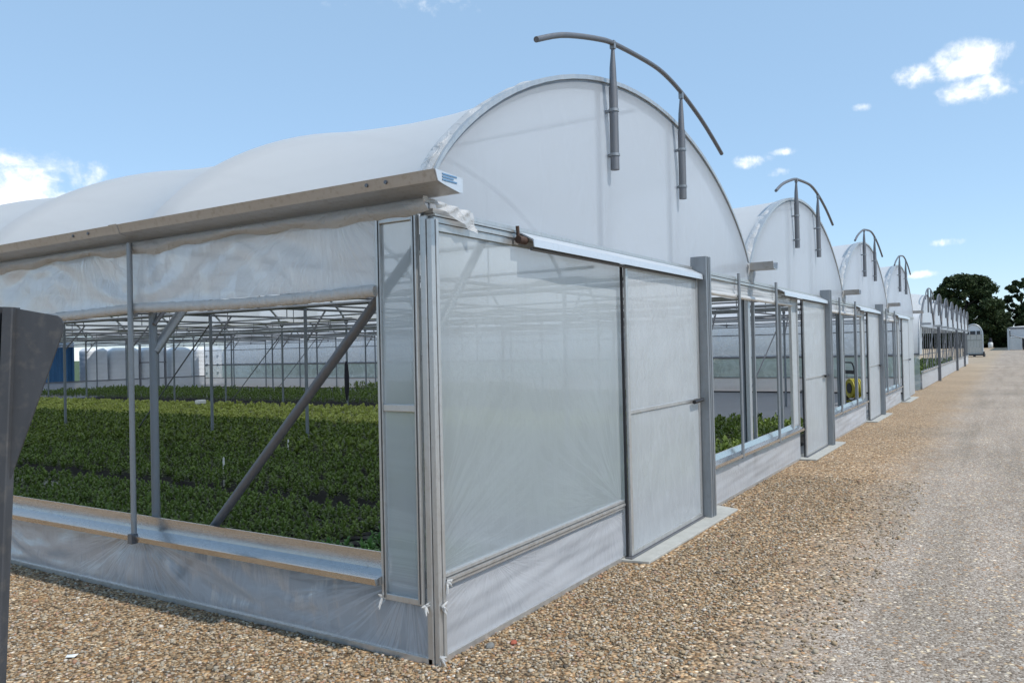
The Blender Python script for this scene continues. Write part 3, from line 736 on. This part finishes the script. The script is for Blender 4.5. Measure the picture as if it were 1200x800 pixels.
# dark bag hung on a post
m = MB(); m.tube([(2 * W - .1, 5 * P - .07, 1.55), (2 * W - .1, 5 * P - .07, 1.45), (2 * W - .1, 5 * P - .08, 1.1), (2 * W - .1, 5 * P - .08, .7), (2 * W - .1, 5 * P - .07, .45)], [.02, .05, .07, .06, .02], 10)
tag(m.build('hanging_bag', M['cloth']), 'dark cloth bag hung on an interior post left of the corner', 'bag')

# ------------------------------------------------------------------ hose reel trolley and sack seen through the third opening
TR = empty('hose_trolley', 'black framed trolley with a yellow hose reel inside the third opening', 'trolley', (20.2, 1.05, .012), math.radians(35))
m = MB()
for s_ in (-.30, .30): m.tube([(s_, 0, .08), (s_, .02, .9), (s_, .05, 1.08)], .018, 8)
m.tube([(-.30, .05, 1.08), (-.26, .06, 1.17), (-.18, .06, 1.20), (.18, .06, 1.20), (.26, .06, 1.17), (.30, .05, 1.08)], .022, 8); m.box((-.30, .01, .88), (.30, .04, .98)); m.tube([(-.3, 0, .15), (.3, 0, .15)], .016, 8)
m.build('frame', M['black'], TR)
MB().box((-.07, -.005, .89), (.05, .01, .97)).build('tag_plate', M['white'], TR)
m = MB()
for i in range(5):
    for q in (.25, .21, .17):
        yy = -.20 + i * .055; m.tube([(q * math.cos(a * math.pi / 12), yy, .48 + q * math.sin(a * math.pi / 12)) for a in range(25)], .026, 6, cap=False)
m.build('hose_coil', M['yellow'], TR)
m = MB(); m.tube([(0, -.25, .48), (0, .05, .48)], .10, 12); 
for yy in (-.24, .04): m.tube([(.0, yy, .48), (.0, yy + .012, .48)], .14, 16)
m.build('reel_hub', M['black'], TR)
MB().box((-.32, -.35, .08), (.32, .0, .13)).build('base_tray', M['yellow'], TR, bevel=.01)
for s_ in (-.36, .36):
    MB().tube([(s_ - .03, 0, .13), (s_ + .03, 0, .13)], .13, 16).build('wheel', M['black'], TR)
m = MB(); m.grid(20, 14, lambda u, v: (19.3 + (.27 + .05 * math.sin(v * 9)) * math.sin(v * math.pi) ** .6 * math.cos(u * 6.283) * (1 + .15 * math.sin(u * 19 + v * 7)), 1.95 + .2 * math.sin(v * math.pi) ** .6 * math.sin(u * 6.283), .45 + v * .65 + .04 * math.sin(u * 12)))
SK = empty('sack_stand', 'crumpled white sack on a low stand left of the hose trolley', 'sack', (0, 0, 0))
m.build('sack', M['bag'], SK)
m = MB()
for dx in (-.2, .2):
    for dy in (-.15, .15): m.box((19.3 + dx - .015, 1.95 + dy - .015, .012), (19.3 + dx + .015, 1.95 + dy + .015, .47))
m.box((19.05, 1.75, .46), (19.55, 2.15, .49)); m.build('stand', M['galv_dark'], SK)

# ------------------------------------------------------------------ wrapped pallets and container behind the far end wall
def pallet(x, w, lb, y=L + 1.15, h=2.35, holes=False):
    e = empty('wrapped_pallet', lb, 'pallet', (x, y, 0), 0, 'white wrapped pallet loads')
    m = MB()
    for dx in (-w / 2 + .06, 0, w / 2 - .06): m.box((dx - .05, -.5, 0), (dx + .05, .5, .10))
    for i in range(6): m.box((-w / 2, -.5 + i * .19, .102), (w / 2, -.38 + i * .19, .13))
    m.build('pallet', M['bark'], e)
    def fn(u, v):
        a = u * 2 * math.pi; c, s_ = math.cos(a), math.sin(a); q = 5
        r = (abs(c) ** q + abs(s_) ** q) ** (-1 / q); bul = 1 + .006 * math.sin(v * 60) + .012 * math.sin(u * 23 + v * 4)
        top = 1 if v < .93 else 1 - (v - .93) * 4
        return (w / 2 * r * c * bul * top, .5 * r * s_ * bul * top, .13 + (h - .13) * v)
    m = MB(); m.grid(40, 44, fn); m.add([fn(i / 40, 1) for i in range(40)], [tuple(range(40))]); m.build('load', M['bag'], e)
    if holes:
        m = MB()
        for a_ in (-.35, .0, .4):
            for zz in (.8, 1.3, 1.8): m.tube([(a_, -.55, zz), (a_, -.50, zz)], .06, 10)
        m.build('vent_hole', M['black'], e)
for x, w, lb, ho_ in ((19.95, 1.15, 'narrow white wrapped pallet load just right of the blue container', 0), (21.5, 1.7, 'broad white wrapped pallet load second from the blue container', 0), (23.25, 1.5, 'white wrapped pallet load behind the nearest side post', 0),
                      (24.9, 1.3, 'white wrapped pallet load left of the one with dark holes', 0), (26.8, 1.8, 'white wrapped pallet load with dark round vent holes', 1)): pallet(x, w, lb, holes=ho_)
CT = empty('shipping_container', 'dark blue corrugated container beyond the far end wall', 'container', (15.6, L + 1.9, 0))
def corr(x0, x1, y, n, d=.05):
    pts = []
    for i in range(n):
        a = x0 + (x1 - x0) * i / n; s_ = (x1 - x0) / n
        pts += [(a, y), (a + s_ * .3, y), (a + s_ * .5, y + d), (a + s_ * .8, y + d)]
    pts.append((x1, y)); return pts
m = MB(); pts = corr(-3, 3, -1.2, 18)
m.add([(x, y, .15) for x, y in pts] + [(x, y, 2.55) for x, y in pts], [(i, i + 1, i + 1 + len(pts), i + len(pts)) for i in range(len(pts) - 1)])
m.box((-3, -1.1, .15), (3, 1.2, 2.5)); m.build('corrugated_body', M['blue'], CT)
m = MB()
for x in (-3.05, 2.95): m.box((x, -1.28, 0), (x + .1, -1.14, 2.62))
m.box((-3, -1.28, 2.52), (3, -1.14, 2.62)); m.box((-3, -1.28, .05), (3, -1.14, .18)); m.build('corner_frame', M['blue'], CT)

# ------------------------------------------------------------------ second greenhouse block farther along
G2 = empty('greenhouse', 'far row of narrow white film greenhouse bays along the track', 'greenhouse', (0, 0, 0))
bounds = [28.6, 34.0] + [34.0 + 4.33 * i for i in range(1, 8)]
Z2, R2 = 2.36, 1.18; L2 = 38.0
for i in range(len(bounds) - 1):
    a, b = bounds[i], bounds[i + 1]; w = b - a
    az = lambda x, w=w: Z2 + R2 * max(0, 1 - ((x - w / 2) / (w / 2)) ** 2) ** .74
    def rf2(u, v, a=a, w=w):
        x = w / 2 * (1 - math.cos(math.pi * u)); y = v * L2; t = (y / 3.8) % 1.0
        pf = .15 * math.sin(math.pi * t) ** .62 * math.sin(math.pi * u) ** .45 if t > 0 else 0
        dx = (x - w / 2) / (w / 2)
        return (a + x + dx * pf, y, az(x) + math.sqrt(max(.05, 1 - dx * dx)) * pf)
    MB().grid(24, 100, rf2).build('roof_film', M['roof'], G2)
    MB().grid(20, 6, lambda u, v, a=a, w=w: (a + w / 2 * (1 - math.cos(math.pi * u)), -.01, 2.30 + (az(w / 2 * (1 - math.cos(math.pi * u))) - .005 - 2.30) * v)).build('gable_film', M['gable'], G2)
    q = MB(); q.tube([(a + w / 2 + w * .34 * math.cos(math.pi * (1 - t / 16)), -.12, 3.30 + .50 * math.sin(math.pi * t / 16) ** .9) for t in range(17)], .022, 8)
    cr_ = q.build('crescent_pipe', M['tube_grey'], G2)
    MB().tube([(a + w / 2 * (1 - math.cos(math.pi * t / 24)), -.03, az(w / 2 * (1 - math.cos(math.pi * t / 24)))) for t in range(25)], .035, 6).build('arch_clamp', M['tube_grey'], G2)
    for s_ in (-.12, .12): MB().tube([(a + w / 2 + s_ * w, -.11, 2.85), (a + w / 2 + s_ * w, -.11, 3.76)], .03, 8).build('support_pipe', M['galv_dark'], cr_)
    m = MB(); m.box((a - .11, -.34, 2.34), (a + .11, L2, 2.345)); m.box((a - .13, -.34, 2.34), (a - .11, L2, 2.42)); m.box((a + .11, -.34, 2.34), (a + .13, L2, 2.42)); m.build('gutter', M['gutter'], G2)
    MB().box((a, -.03, 2.27), (b, .03, 2.31)).build('eave_rail', M['galv'], G2)
    wavy(a, b, .03, .62, -.01, .012, nu=16, nv=6).build('skirt_film', M['skirt_front'], G2)
    MB().box((a, -.06, .62), (b, .03, .68)).build('sill', M['sillm'], G2)
    for j in range(1, 6): MB().box((a + w * j / 6 - .03, -.01, .68), (a + w * j / 6 + .03, .01, 2.27)).build('mullion', M['galv_dark'], G2)
    MB().tube([(a + .1, .3, .7), (b - .1, .3, 2.2)], .02, 6).build('brace', M['galv_dark'], G2)
    MB().tube([(a + .1, .35, 1.2), (b - .1, .35, 1.2)], .02, 6).build('purlin', M['galv_dark'], G2)
    for yy in (0, 3.8, 7.6, 11.4): MB().box((b - .05, yy + .03, 0), (b - .01, yy + .07, 2.36)).build('post', M['galv_dark'], G2)
for xx in (35.9, 49.3, 58.0):
    m = MB(); m.box((xx - .07, -.13, 0), (xx + .09, -.02, 2.45)); m.build('guide_column', M['galv_dark'], G2)
    wavy(xx + .13, xx + 1.3, .03, 2.28, -.05, .01, nu=12, nv=12).build('door_film', M['door'], G2)
wavy(28.9, bounds[-1], .05, 2.35, L2, .03, nu=80, nv=8).build('wall_film', M['roof'], G2)
# bulging film flank over a low wall
def flank(u, v):
    y = v * L2; t = (y / 3.8) % 1.0; pf = .12 * math.sin(math.pi * t) ** .62 * math.sin(math.pi * u) ** .5 if 0 < t else 0
    a = u * math.pi / 2; return (28.95 - (.95 + pf) * math.cos(a), y, 1.30 + (1.42 + pf) * math.sin(a))
MB().grid(14, 110, flank).build('side_film', M['roof'], G2)
MB().grid(10, 8, lambda u, v: (28.95 - .95 * math.cos(u * math.pi / 2) * v, -.005, 1.30 + 1.42 * math.sin(u * math.pi / 2) * v)).build('gable_film', M['gable'], G2)
for j in range(11):
    MB().tube([(28.95 - .93 * math.cos(i / 12 * math.pi / 2), min(j * 3.8, L2) + .02, 1.30 + 1.40 * math.sin(i / 12 * math.pi / 2)) for i in range(13)], .03, 6).build('hoop', M['galv'], G2)
wavy_side(0, L2, .05, 1.28, 28.0, .01, 80, 6).build('clear_film', M['green_clear'], G2)
MB().box((27.96, 0, 1.27), (28.04, L2, 1.33)).build('rail', M['galv_dark'], G2)
bed('crop_bed', [(28.5, 31.5, .6, 36)], .45, .05, .95, .30, 24, .30, .10, M['leaf_mid'], 'green crop seen dimly through the low wall of the far block', 'plants', seed=9)

bed('crop_bed', [(33, 61, 1.0, 16)], .5, .05, .35, .30, 20, .26, .10, M['leaf_dark'], 'low green crop seen through the open fronts of the far block', 'plants', seed=10)

# ------------------------------------------------------------------ movable arched hut near the track
HT = empty('arched_hut', 'tall grey arched hut on a dark skid base at the far end of the bays', 'hut', (93, .62, 0))
hw, hz, hr = .82, 2.35, .86
prof = [(-hw, .30)] + [(hw * math.cos(math.pi * (1 - i / 20)), hz + hr * 1.25 * math.sin(math.pi * i / 20)) for i in range(21)] + [(hw, .30)]
m = MB(); n = len(prof); vs = [(0, y, z) for y, z in prof] + [(2.4, y, z) for y, z in prof]
m.add(vs, [(i, i + 1, i + 1 + n, i + n) for i in range(n - 1)], False); m.build('shell', M['bag'], HT)
m = MB(); m.tube([(-.02, y, z) for y, z in prof], .06, 8); m.build('arch_frame', M['galv_light'], HT)
pr = [(y, z) for y, z in prof if z >= 2.3]
m = MB(); m.add([(.02, y, z) for y, z in pr], [tuple(range(len(pr)))]); m.build('fanlight', M['bag'], HT)
m = MB()
for i in range(6): m.box((.0, -hw + i * .273 + .006, .32), (.04, -hw + (i + 1) * .273 - .006, 1.72))
m.box((-.01, -hw, 1.74), (.05, hw, 1.80)); 
for i in range(3): m.box((.0, -hw + i * .546 + .01, 1.82), (.04, -hw + (i + 1) * .546 - .01, 2.28))
m.box((-.01, -hw, 2.29), (.05, hw, 2.34)); m.build('plank_front', M['grey_board'], HT)
for y0, y1 in ((.40, .62), (-.18, .30), (-.62, -.30)): 
    MB().box((-.03, y0, 2.36), (-.005, y1, 2.72)).build('window', M['glassdark'], HT)
m = MB(); m.box((-.15, -.98, .14), (2.6, .98, .30)); 
for y in (-.98, .82, -.08): m.box((-.18, y, .0), (2.6, y + .16, .14))
for y in (-.98, .84): m.box((-.2, y, .3), (.0, y + .14, .55))
m.build('skid_base', M['black'], HT)

# ------------------------------------------------------------------ low greenhouse at the right edge
RG = empty('open_greenhouse', 'low white roofed open sided greenhouse at the right picture edge', 'greenhouse', (150, -2.3, 0))
m = MB()
for i in range(4):
    y1 = -i * 6.4
    m.grid(8, 20, lambda u, v, y1=y1: (v * 90, y1 - u * 6.4, 3.72 + .22 * math.sin(math.pi * u) ** .8))
m.build('roof_film', M['roof'], RG)
m = MB(); m.box((-.1, -25.6, 3.42), (.1, 0, 3.72)); m.box((.1, -.1, 3.50), (90, .1, 3.70)); m.build('eave_beam', M['galv_dark'], RG)
MB().box((-.12, -25.6, 2.02), (.0, 0, 2.16)).build('rail', M['white'], RG)
wavy_side(-25.6, -.3, 2.16, 3.42, -.02, .03, 60, 6).build('upper_film', M['gable'], RG)
for i in range(14):
    MB().box((i * 6.5 - .16, -.14, 0), (i * 6.5 + .16, .14, 3.5)).build('post', M['galv_light'], RG)
for i in range(1, 5): MB().box((-.12, -i * 6.4 - .14, 0), (.12, -i * 6.4 + .14, 3.42)).build('post', M['galv'], RG)
wavy_side(-1.9, -.15, .05, 2.0, -.04, .03, 20, 8).build('side_curtain', M['door'], RG)
for i in range(13):
    MB().box((i * 6.5 + .3, -.03, .05), (i * 6.5 + 6.2, .03, 1.9)).build('side_curtain', M['green_clear'], RG)
    MB().box((i * 6.5 + .3, -.03, 2.5), (i * 6.5 + 6.2, .03, 3.4)).build('side_curtain', M['galv_dark'] if i % 2 else M['door'], RG)
MB().box((1.5, -25.6, .05), (1.6, -2.0, 2.0)).build('dark_opening', M['black'], RG)  # black sheet standing in for the unlit inside of the open front
MB().tube([(-.15, -.3, 2.5), (-.15, -6.3, .5)], .07, 6).build('brace', M['galv'], RG)
MB().box((-.1, -25.6, .02), (.1, -2.0, .5)).build('low_wall', M['cloth'], RG)

TK = empty('white_tank', 'small white tank with a dark cap in front of the trees', 'tank', (195, 1.1, 0))
MB().tube([(0, 0, 0), (0, 0, .1), (0, 0, 1.1), (0, 0, 1.25)], [.35, .45, .45, .3], 16).build('tank_body', M['white'], TK)
MB().tube([(0, 0, 1.25), (0, 0, 1.6), (0, 0, 2.2)], [.32, .36, .15], 12).build('cap', M['cloth'], TK)

# ------------------------------------------------------------------ trees
def tree(name, x, y, h, w, label, nclump, mat='leaf_tree', base=.12, seed=1, per=150, leaf=.42, group=None):
    g = np.random.default_rng(seed); e = empty(name, label, 'tree', (x, y, 0), 0, group)
    m = MB(); m.tube([(0, 0, -.2), (.1, .1, h * .25), (0, -.1, h * .5), (.2, .1, h * .8)], [h * .035, h * .026, h * .018, h * .005], 10)
    for i in range(9):
        a = i * 2.4; z = h * (.22 + .05 * i); r = w * .36
        m.tube([(0, 0, z), (math.cos(a) * r * .5, math.sin(a) * r * .5, z + h * .1), (math.cos(a) * r, math.sin(a) * r, z + h * .2)], [h * .013, h * .009, h * .003], 7)
    m.build('trunk', M['bark'], e)
    cs = []
    for i in range(nclump):
        t = g.uniform(0, 1); z = base + (1 - base) * t
        # rounded envelope, ragged
        env = math.sqrt(max(0, 1 - ((z - .58) / .45) ** 2)) if z > .58 else (.75 + .25 * math.sin((z - base) / (.58 - base + 1e-6) * math.pi / 2))
        a = g.uniform(0, 2 * math.pi); r = w / 2 * env * math.sqrt(g.uniform(.25, 1)) * g.uniform(.85, 1.08)
        cs.append((r * math.cos(a), r * math.sin(a), h * z * .97, w * g.uniform(.05, .11)))
    V = []; n = nclump * per
    C = np.repeat(np.array(cs), per, axis=0)
    d = g.normal(size=(n, 3)); d /= np.linalg.norm(d, axis=1)[:, None]; rr = C[:, 3:4] * g.uniform(.3, 1.05, (n, 1)); c = C[:, :3] + d * rr * np.array([1, 1, .75])
    a = g.normal(size=(n, 3)); a /= np.linalg.norm(a, axis=1)[:, None]; b = np.cross(a, g.normal(size=(n, 3))); b /= np.linalg.norm(b, axis=1)[:, None]
    s_ = leaf * g.uniform(.5, 1.1, (n, 1))
    V = np.stack([c - a * s_, c + b * s_ * .5, c + a * s_, c - b * s_ * .5], 1).reshape(-1, 3)
    npmesh('crown', V, np.arange(n * 4).reshape(-1, 4), M[mat], parent=e)
tree('oak_tree', 205, 6.0, 16.6, 15.5, 'large dark round crowned tree behind the arched hut', 260, seed=3, per=170, base=.08)
tree('oak_tree', 204, 11.5, 11.5, 9, 'dark lower tree leaning out left of the large round tree', 70, seed=4, base=.05)
tree('oak_tree', 212, -4.9, 15.8, 7.5, 'loose dark tree at the right picture edge above the low greenhouse', 120, 'leaf_tree2', seed=5, base=.1)
tree('oak_tree', 222, -13.5, 15.0, 9, 'dark tree just beyond the right picture edge', 70, seed=6, base=.1)
tree('bushy_tree', 208, .5, 8.2, 9.5, 'bushy dark tree low in the gap right of the large tree', 80, 'leaf_tree2', seed=7, base=.02)
tree('bushy_tree', 209, -7.5, 8.5, 9, 'bushy dark tree behind the roof of the low greenhouse', 70, seed=8, base=.02)
tree('oak_tree', 190, 26.5, 14.0, 8, 'distant tree top peeping over the far gables', 60, seed=9)
tree('oak_tree', 185, 16.5, 12.6, 5, 'distant small tree top behind the far crescent pipes', 40, seed=10)
# dense hedge under the trees
gg = np.random.default_rng(21); n = 26000
c = np.stack([gg.uniform(206, 214, n), gg.uniform(-26, 34, n), gg.uniform(0, 1, n) ** .8 * (4.6 + 1.2 * np.sin(np.linspace(0, 60, n)))], 1)
c[:, 2] *= (1 + .25 * np.sin(c[:, 1] * 1.3) * np.sin(c[:, 1] * .43))
a = gg.normal(size=(n, 3)); a /= np.linalg.norm(a, axis=1)[:, None]; b = np.cross(a, gg.normal(size=(n, 3))); b /= np.linalg.norm(b, axis=1)[:, None]; s_ = .5 * gg.uniform(.5, 1.1, (n, 1))
V = np.stack([c - a * s_, c + b * s_ * .5, c + a * s_, c - b * s_ * .5], 1).reshape(-1, 3)
tag(npmesh('hedge', V, np.arange(n * 4).reshape(-1, 4), M['leaf_tree']), 'dense dark hedge filling the ground under the far trees', 'hedge', kind='stuff')

# ------------------------------------------------------------------ loose stones
def stones(n, fn, name, label, seed):
    g = np.random.default_rng(seed)
    t = (1 + 5 ** .5) / 2
    iv = np.array([(-1, t, 0), (1, t, 0), (-1, -t, 0), (1, -t, 0), (0, -1, t), (0, 1, t), (0, -1, -t), (0, 1, -t), (t, 0, -1), (t, 0, 1), (-t, 0, -1), (-t, 0, 1)]); iv /= np.linalg.norm(iv[0])
    it = np.array([(0, 11, 5), (0, 5, 1), (0, 1, 7), (0, 7, 10), (0, 10, 11), (1, 5, 9), (5, 11, 4), (11, 10, 2), (10, 7, 6), (7, 1, 8), (3, 9, 4), (3, 4, 2), (3, 2, 6), (3, 6, 8), (3, 8, 9), (4, 9, 5), (2, 4, 11), (6, 2, 10), (8, 6, 7), (9, 8, 1)])
    xy = fn(g, n); n = len(xy)
    s = g.uniform(.005, .0122, (n, 1, 1)) * np.where(g.random((n, 1, 1)) > .96, 1.7, 1)
    V = iv[None] * (1 + g.uniform(-.28, .28, (n, 12, 1))) * np.stack([g.uniform(.8, 1.5, n), g.uniform(.7, 1.1, n), g.uniform(.4, .8, n)], 1)[:, None, :]
    a = g.uniform(0, 6.28, n); ca, sa = np.cos(a)[:, None], np.sin(a)[:, None]
    Vr = np.stack([V[:, :, 0] * ca - V[:, :, 1] * sa, V[:, :, 0] * sa + V[:, :, 1] * ca, V[:, :, 2]], 2) * s
    Vr[:, :, 0] += xy[:, 0:1]; Vr[:, :, 1] += xy[:, 1:2]; Vr[:, :, 2] += s[:, 0] * .35
    F = (it[None] + (np.arange(n) * 12)[:, None, None]).reshape(-1, 3)
    return tag(npmesh(name, Vr.reshape(-1, 3), None, M['stone'], F), label, 'stones', kind='stuff')
def area(g, n):
    p = np.concatenate([np.stack([g.uniform(-2.2, 7.5, n), g.uniform(-1.9, -.03, n)], 1),
                        np.stack([g.uniform(-1.9, -.05, n // 2), g.uniform(-.05, 5.0, n // 2)], 1)])
    x, y = p[:, 0], p[:, 1]
    ok = ~((x > 2.38) & (x < 5.0) & (y > -.34)) & (np.hypot(x + 3.56, y + 2.78) > 2.0)
    keep = g.random(len(p)) < np.clip(1.0 - .10 * np.hypot(x, y + .5), .15, 1) * np.where((y < -1.2) & (x > 0), .35, 1)
    return p[ok & keep]
stones(42000, area, 'loose_stones', 'loose tan and brown gravel stones along the foot of the walls', 31)
# bits of litter: a pale flake, a brick chip and a grey stone
tag(MB().add([(-1.02, 1.95, .014), (-.995, 1.90, .016), (-.96, 1.91, .024), (-1.0, 1.965, .02), (-.99, 1.92, .026)], [(0, 1, 4), (1, 2, 4), (2, 3, 4), (3, 0, 4), (0, 3, 2, 1)]).build('pale_flake', M['white']), 'pale triangular flake lying on the gravel at lower left', 'flake')
def rock(name, x, y, s, mat, lb, cat):
    g = random.Random(x); m = MB()
    m.grid(8, 6, lambda u, v: (x + s * math.sin(v * math.pi) * math.cos(u * 6.2832) * (1 + .2 * math.sin(u * 12.566 + 1)), y + s * .8 * math.sin(v * math.pi) * math.sin(u * 6.2832), s * .3 + s * .55 * -math.cos(v * math.pi)), smooth=False)
    tag(m.build(name, mat), lb, cat)
rock('grey_stone', .34, -.13, .034, plain('grey_stone', (.17, .17, .16), .8, .3, 30), 'larger grey stone against the front skirt near the corner', 'stone')
rock('brick_chip', .46, -.22, .026, plain('brick', (.34, .09, .05), .8, .3, 30), 'red brick chip beside the grey stone near the corner', 'brick chip')

# ------------------------------------------------------------------ camera
f, yaw, pitch, roll, cx, cy = 931.6145, .5612, .0112, -.0219, -3.56186, -2.78266
import json as _j
F_ = Vector((math.cos(yaw) * math.cos(pitch), math.sin(yaw) * math.cos(pitch), math.sin(pitch)))
R_ = Vector((math.sin(yaw), -math.cos(yaw), 0)); U_ = R_.cross(F_)
c_, s_ = math.cos(roll), math.sin(roll)
Rr = c_ * R_ + s_ * U_; Ur = -s_ * R_ + c_ * U_
cam = bpy.data.cameras.new('camera'); co = bpy.data.objects.new('camera', cam); COL.objects.link(co)
mw = Matrix.Identity(4)
for i in range(3): mw[i][0] = Rr[i]; mw[i][1] = Ur[i]; mw[i][2] = -F_[i]
mw[0][3], mw[1][3], mw[2][3] = cx, cy, 1.75
co.matrix_world = mw
cam.sensor_fit = 'HORIZONTAL'; cam.sensor_width = 36; cam.lens = f / 1200 * 36; cam.clip_end = 4000; cam.clip_start = .05
S.camera = co

# ------------------------------------------------------------------ light
EL, AZ = math.radians(54), math.radians(-91)      # sun high on the right hand side of the picture
sd = Vector((math.cos(AZ) * math.cos(EL), math.sin(AZ) * math.cos(EL), math.sin(EL)))
sl = bpy.data.lights.new('sun', 'SUN'); sl.energy = 2.6; sl.angle = math.radians(.8); sl.color = (1, .955, .89)
so = bpy.data.objects.new('sun', sl); COL.objects.link(so); so.rotation_euler = sd.to_track_quat('Z', 'Y').to_euler(); so.location = (0, 0, 30)
w = bpy.data.worlds.new('World'); S.world = w; w.use_nodes = True; nt = w.node_tree; nt.nodes.clear()
out = nt.nodes.new('ShaderNodeOutputWorld'); bg = nt.nodes.new('ShaderNodeBackground'); bg.inputs['Strength'].default_value = .12
sky = nt.nodes.new('ShaderNodeTexSky'); sky.sky_type = 'NISHITA'; sky.sun_disc = False
sky.sun_elevation = EL; sky.sun_rotation = math.atan2(sd.x, sd.y); sky.air_density = 1.0; sky.dust_density = .15; sky.ozone_density = 2.2; sky.altitude = 900
tc = nt.nodes.new('ShaderNodeTexCoord')
nrm = nt.nodes.new('ShaderNodeVectorMath'); nrm.operation = 'NORMALIZE'; nt.links.new(tc.outputs['Generated'], nrm.inputs[0]); D = nrm.outputs[0]
def dot(vec):
    n = nt.nodes.new('ShaderNodeVectorMath'); n.operation = 'DOT_PRODUCT'; nt.links.new(D, n.inputs[0]); n.inputs[1].default_value = vec; return n.outputs['Value']
nz = noise(nt, D, 16, 7, .6, .3); nz2 = noise(nt, D, 48, 5, .6, .2)
nn = math_(nt, 'ADD', math_(nt, 'MULTIPLY', nz, 1.0), math_(nt, 'MULTIPLY', nz2, .45))
tot = None
for az, el, ra, re, amp in ((66, 11.2, 6.6, 2.3, 1.2), (60.0, 11.6, 2.6, 1.5, 1.0), (63.6, 9.6, 6.0, 1.6, 1.1), (1.9, 16.9, 2.3, 1.4, 1), (1.0, 15.2, 3.0, 1.0, 1), (4.8, 16.6, 1.6, .9, .8), (15.0, 12.5, 1.7, .55, .8), (12.9, 12.9, 1.3, .35, .7), (13.3, 11.6, .9, .45, .65), (8.0, 15.1, .7, .35, .55), (3.1, 6.2, 1.3, .38, .95), (4.6, 4.3, 1.6, .34, .9), (-12, 14, 7, 2, 1), (40, 24, 5, 1.2, .35), (110, 16, 12, 3, 1), (200, 20, 16, 4, 1), (-70, 18, 14, 4, 1)):
    a, e = math.radians(az), math.radians(el)
    d0 = Vector((math.cos(a) * math.cos(e), math.sin(a) * math.cos(e), math.sin(e))); ea = Vector((-math.sin(a), math.cos(a), 0)); ee = d0.cross(ea)
    u = math_(nt, 'DIVIDE', dot(ea), math.radians(ra)); v = math_(nt, 'DIVIDE', dot(-ee if ee.z < 0 else ee), math.radians(re))
    v = math_(nt, 'SUBTRACT', v, (math.sin(e) * 0))
    # centre the ellipse on the cloud
    off = (d0.dot(ee if ee.z > 0 else -ee)) / math.radians(re)
    v = math_(nt, 'SUBTRACT', v, off)
    r2 = math_(nt, 'ADD', math_(nt, 'MULTIPLY', u, u), math_(nt, 'MULTIPLY', v, v))
    mk = math_(nt, 'MULTIPLY', math_(nt, 'SUBTRACT', 1.15, r2, clamp=False), amp)
    mk = math_(nt, 'MINIMUM', mk, 1.0)
    mk = math_(nt, 'MULTIPLY', mk, math_(nt, 'GREATER_THAN', dot(d0), .3))
    mk = math_(nt, 'SUBTRACT', mk, math_(nt, 'MULTIPLY', math_(nt, 'LESS_THAN', dot(d0), .3), 5))
    tot = mk if tot is None else math_(nt, 'MAXIMUM', tot, mk)
dens = math_(nt, 'ADD', tot, math_(nt, 'MULTIPLY', math_(nt, 'SUBTRACT', nn, .73), 3.2))
mr = nt.nodes.new('ShaderNodeMapRange'); mr.interpolation_type = 'SMOOTHSTEP'; mr.inputs['From Min'].default_value = .30; mr.inputs['From Max'].default_value = 1.45
nt.links.new(dens, mr.inputs[0])
cc = ramp(nt, dens, [(.5, (6.3, 6.6, 6.9)), (1.0, (8.2, 8.2, 8.2))])
thin = mixc(nt, .52, sky.outputs[0], (2.85, 4.4, 6.05))      # thin high haze evens the blue out
mx = mixc(nt, math_(nt, 'MULTIPLY', mr.outputs[0], .93), thin, cc)
nt.links.new(mx, bg.inputs[0]); nt.links.new(bg.outputs[0], out.inputs[0])

S.view_settings.view_transform = 'Standard'; S.view_settings.look = 'None'; S.view_settings.exposure = .5; S.view_settings.gamma = 1
S.render.engine = 'CYCLES'; S.cycles.use_denoising = True
S.cycles.max_bounces = 9; S.cycles.transparent_max_bounces = 28; S.cycles.diffuse_bounces = 4; S.cycles.transmission_bounces = 6; S.cycles.glossy_bounces = 3
S.cycles.sample_clamp_indirect = 6; S.cycles.caustics_reflective = False; S.cycles.caustics_refractive = False
S.render.resolution_x, S.render.resolution_y = 1024, 682
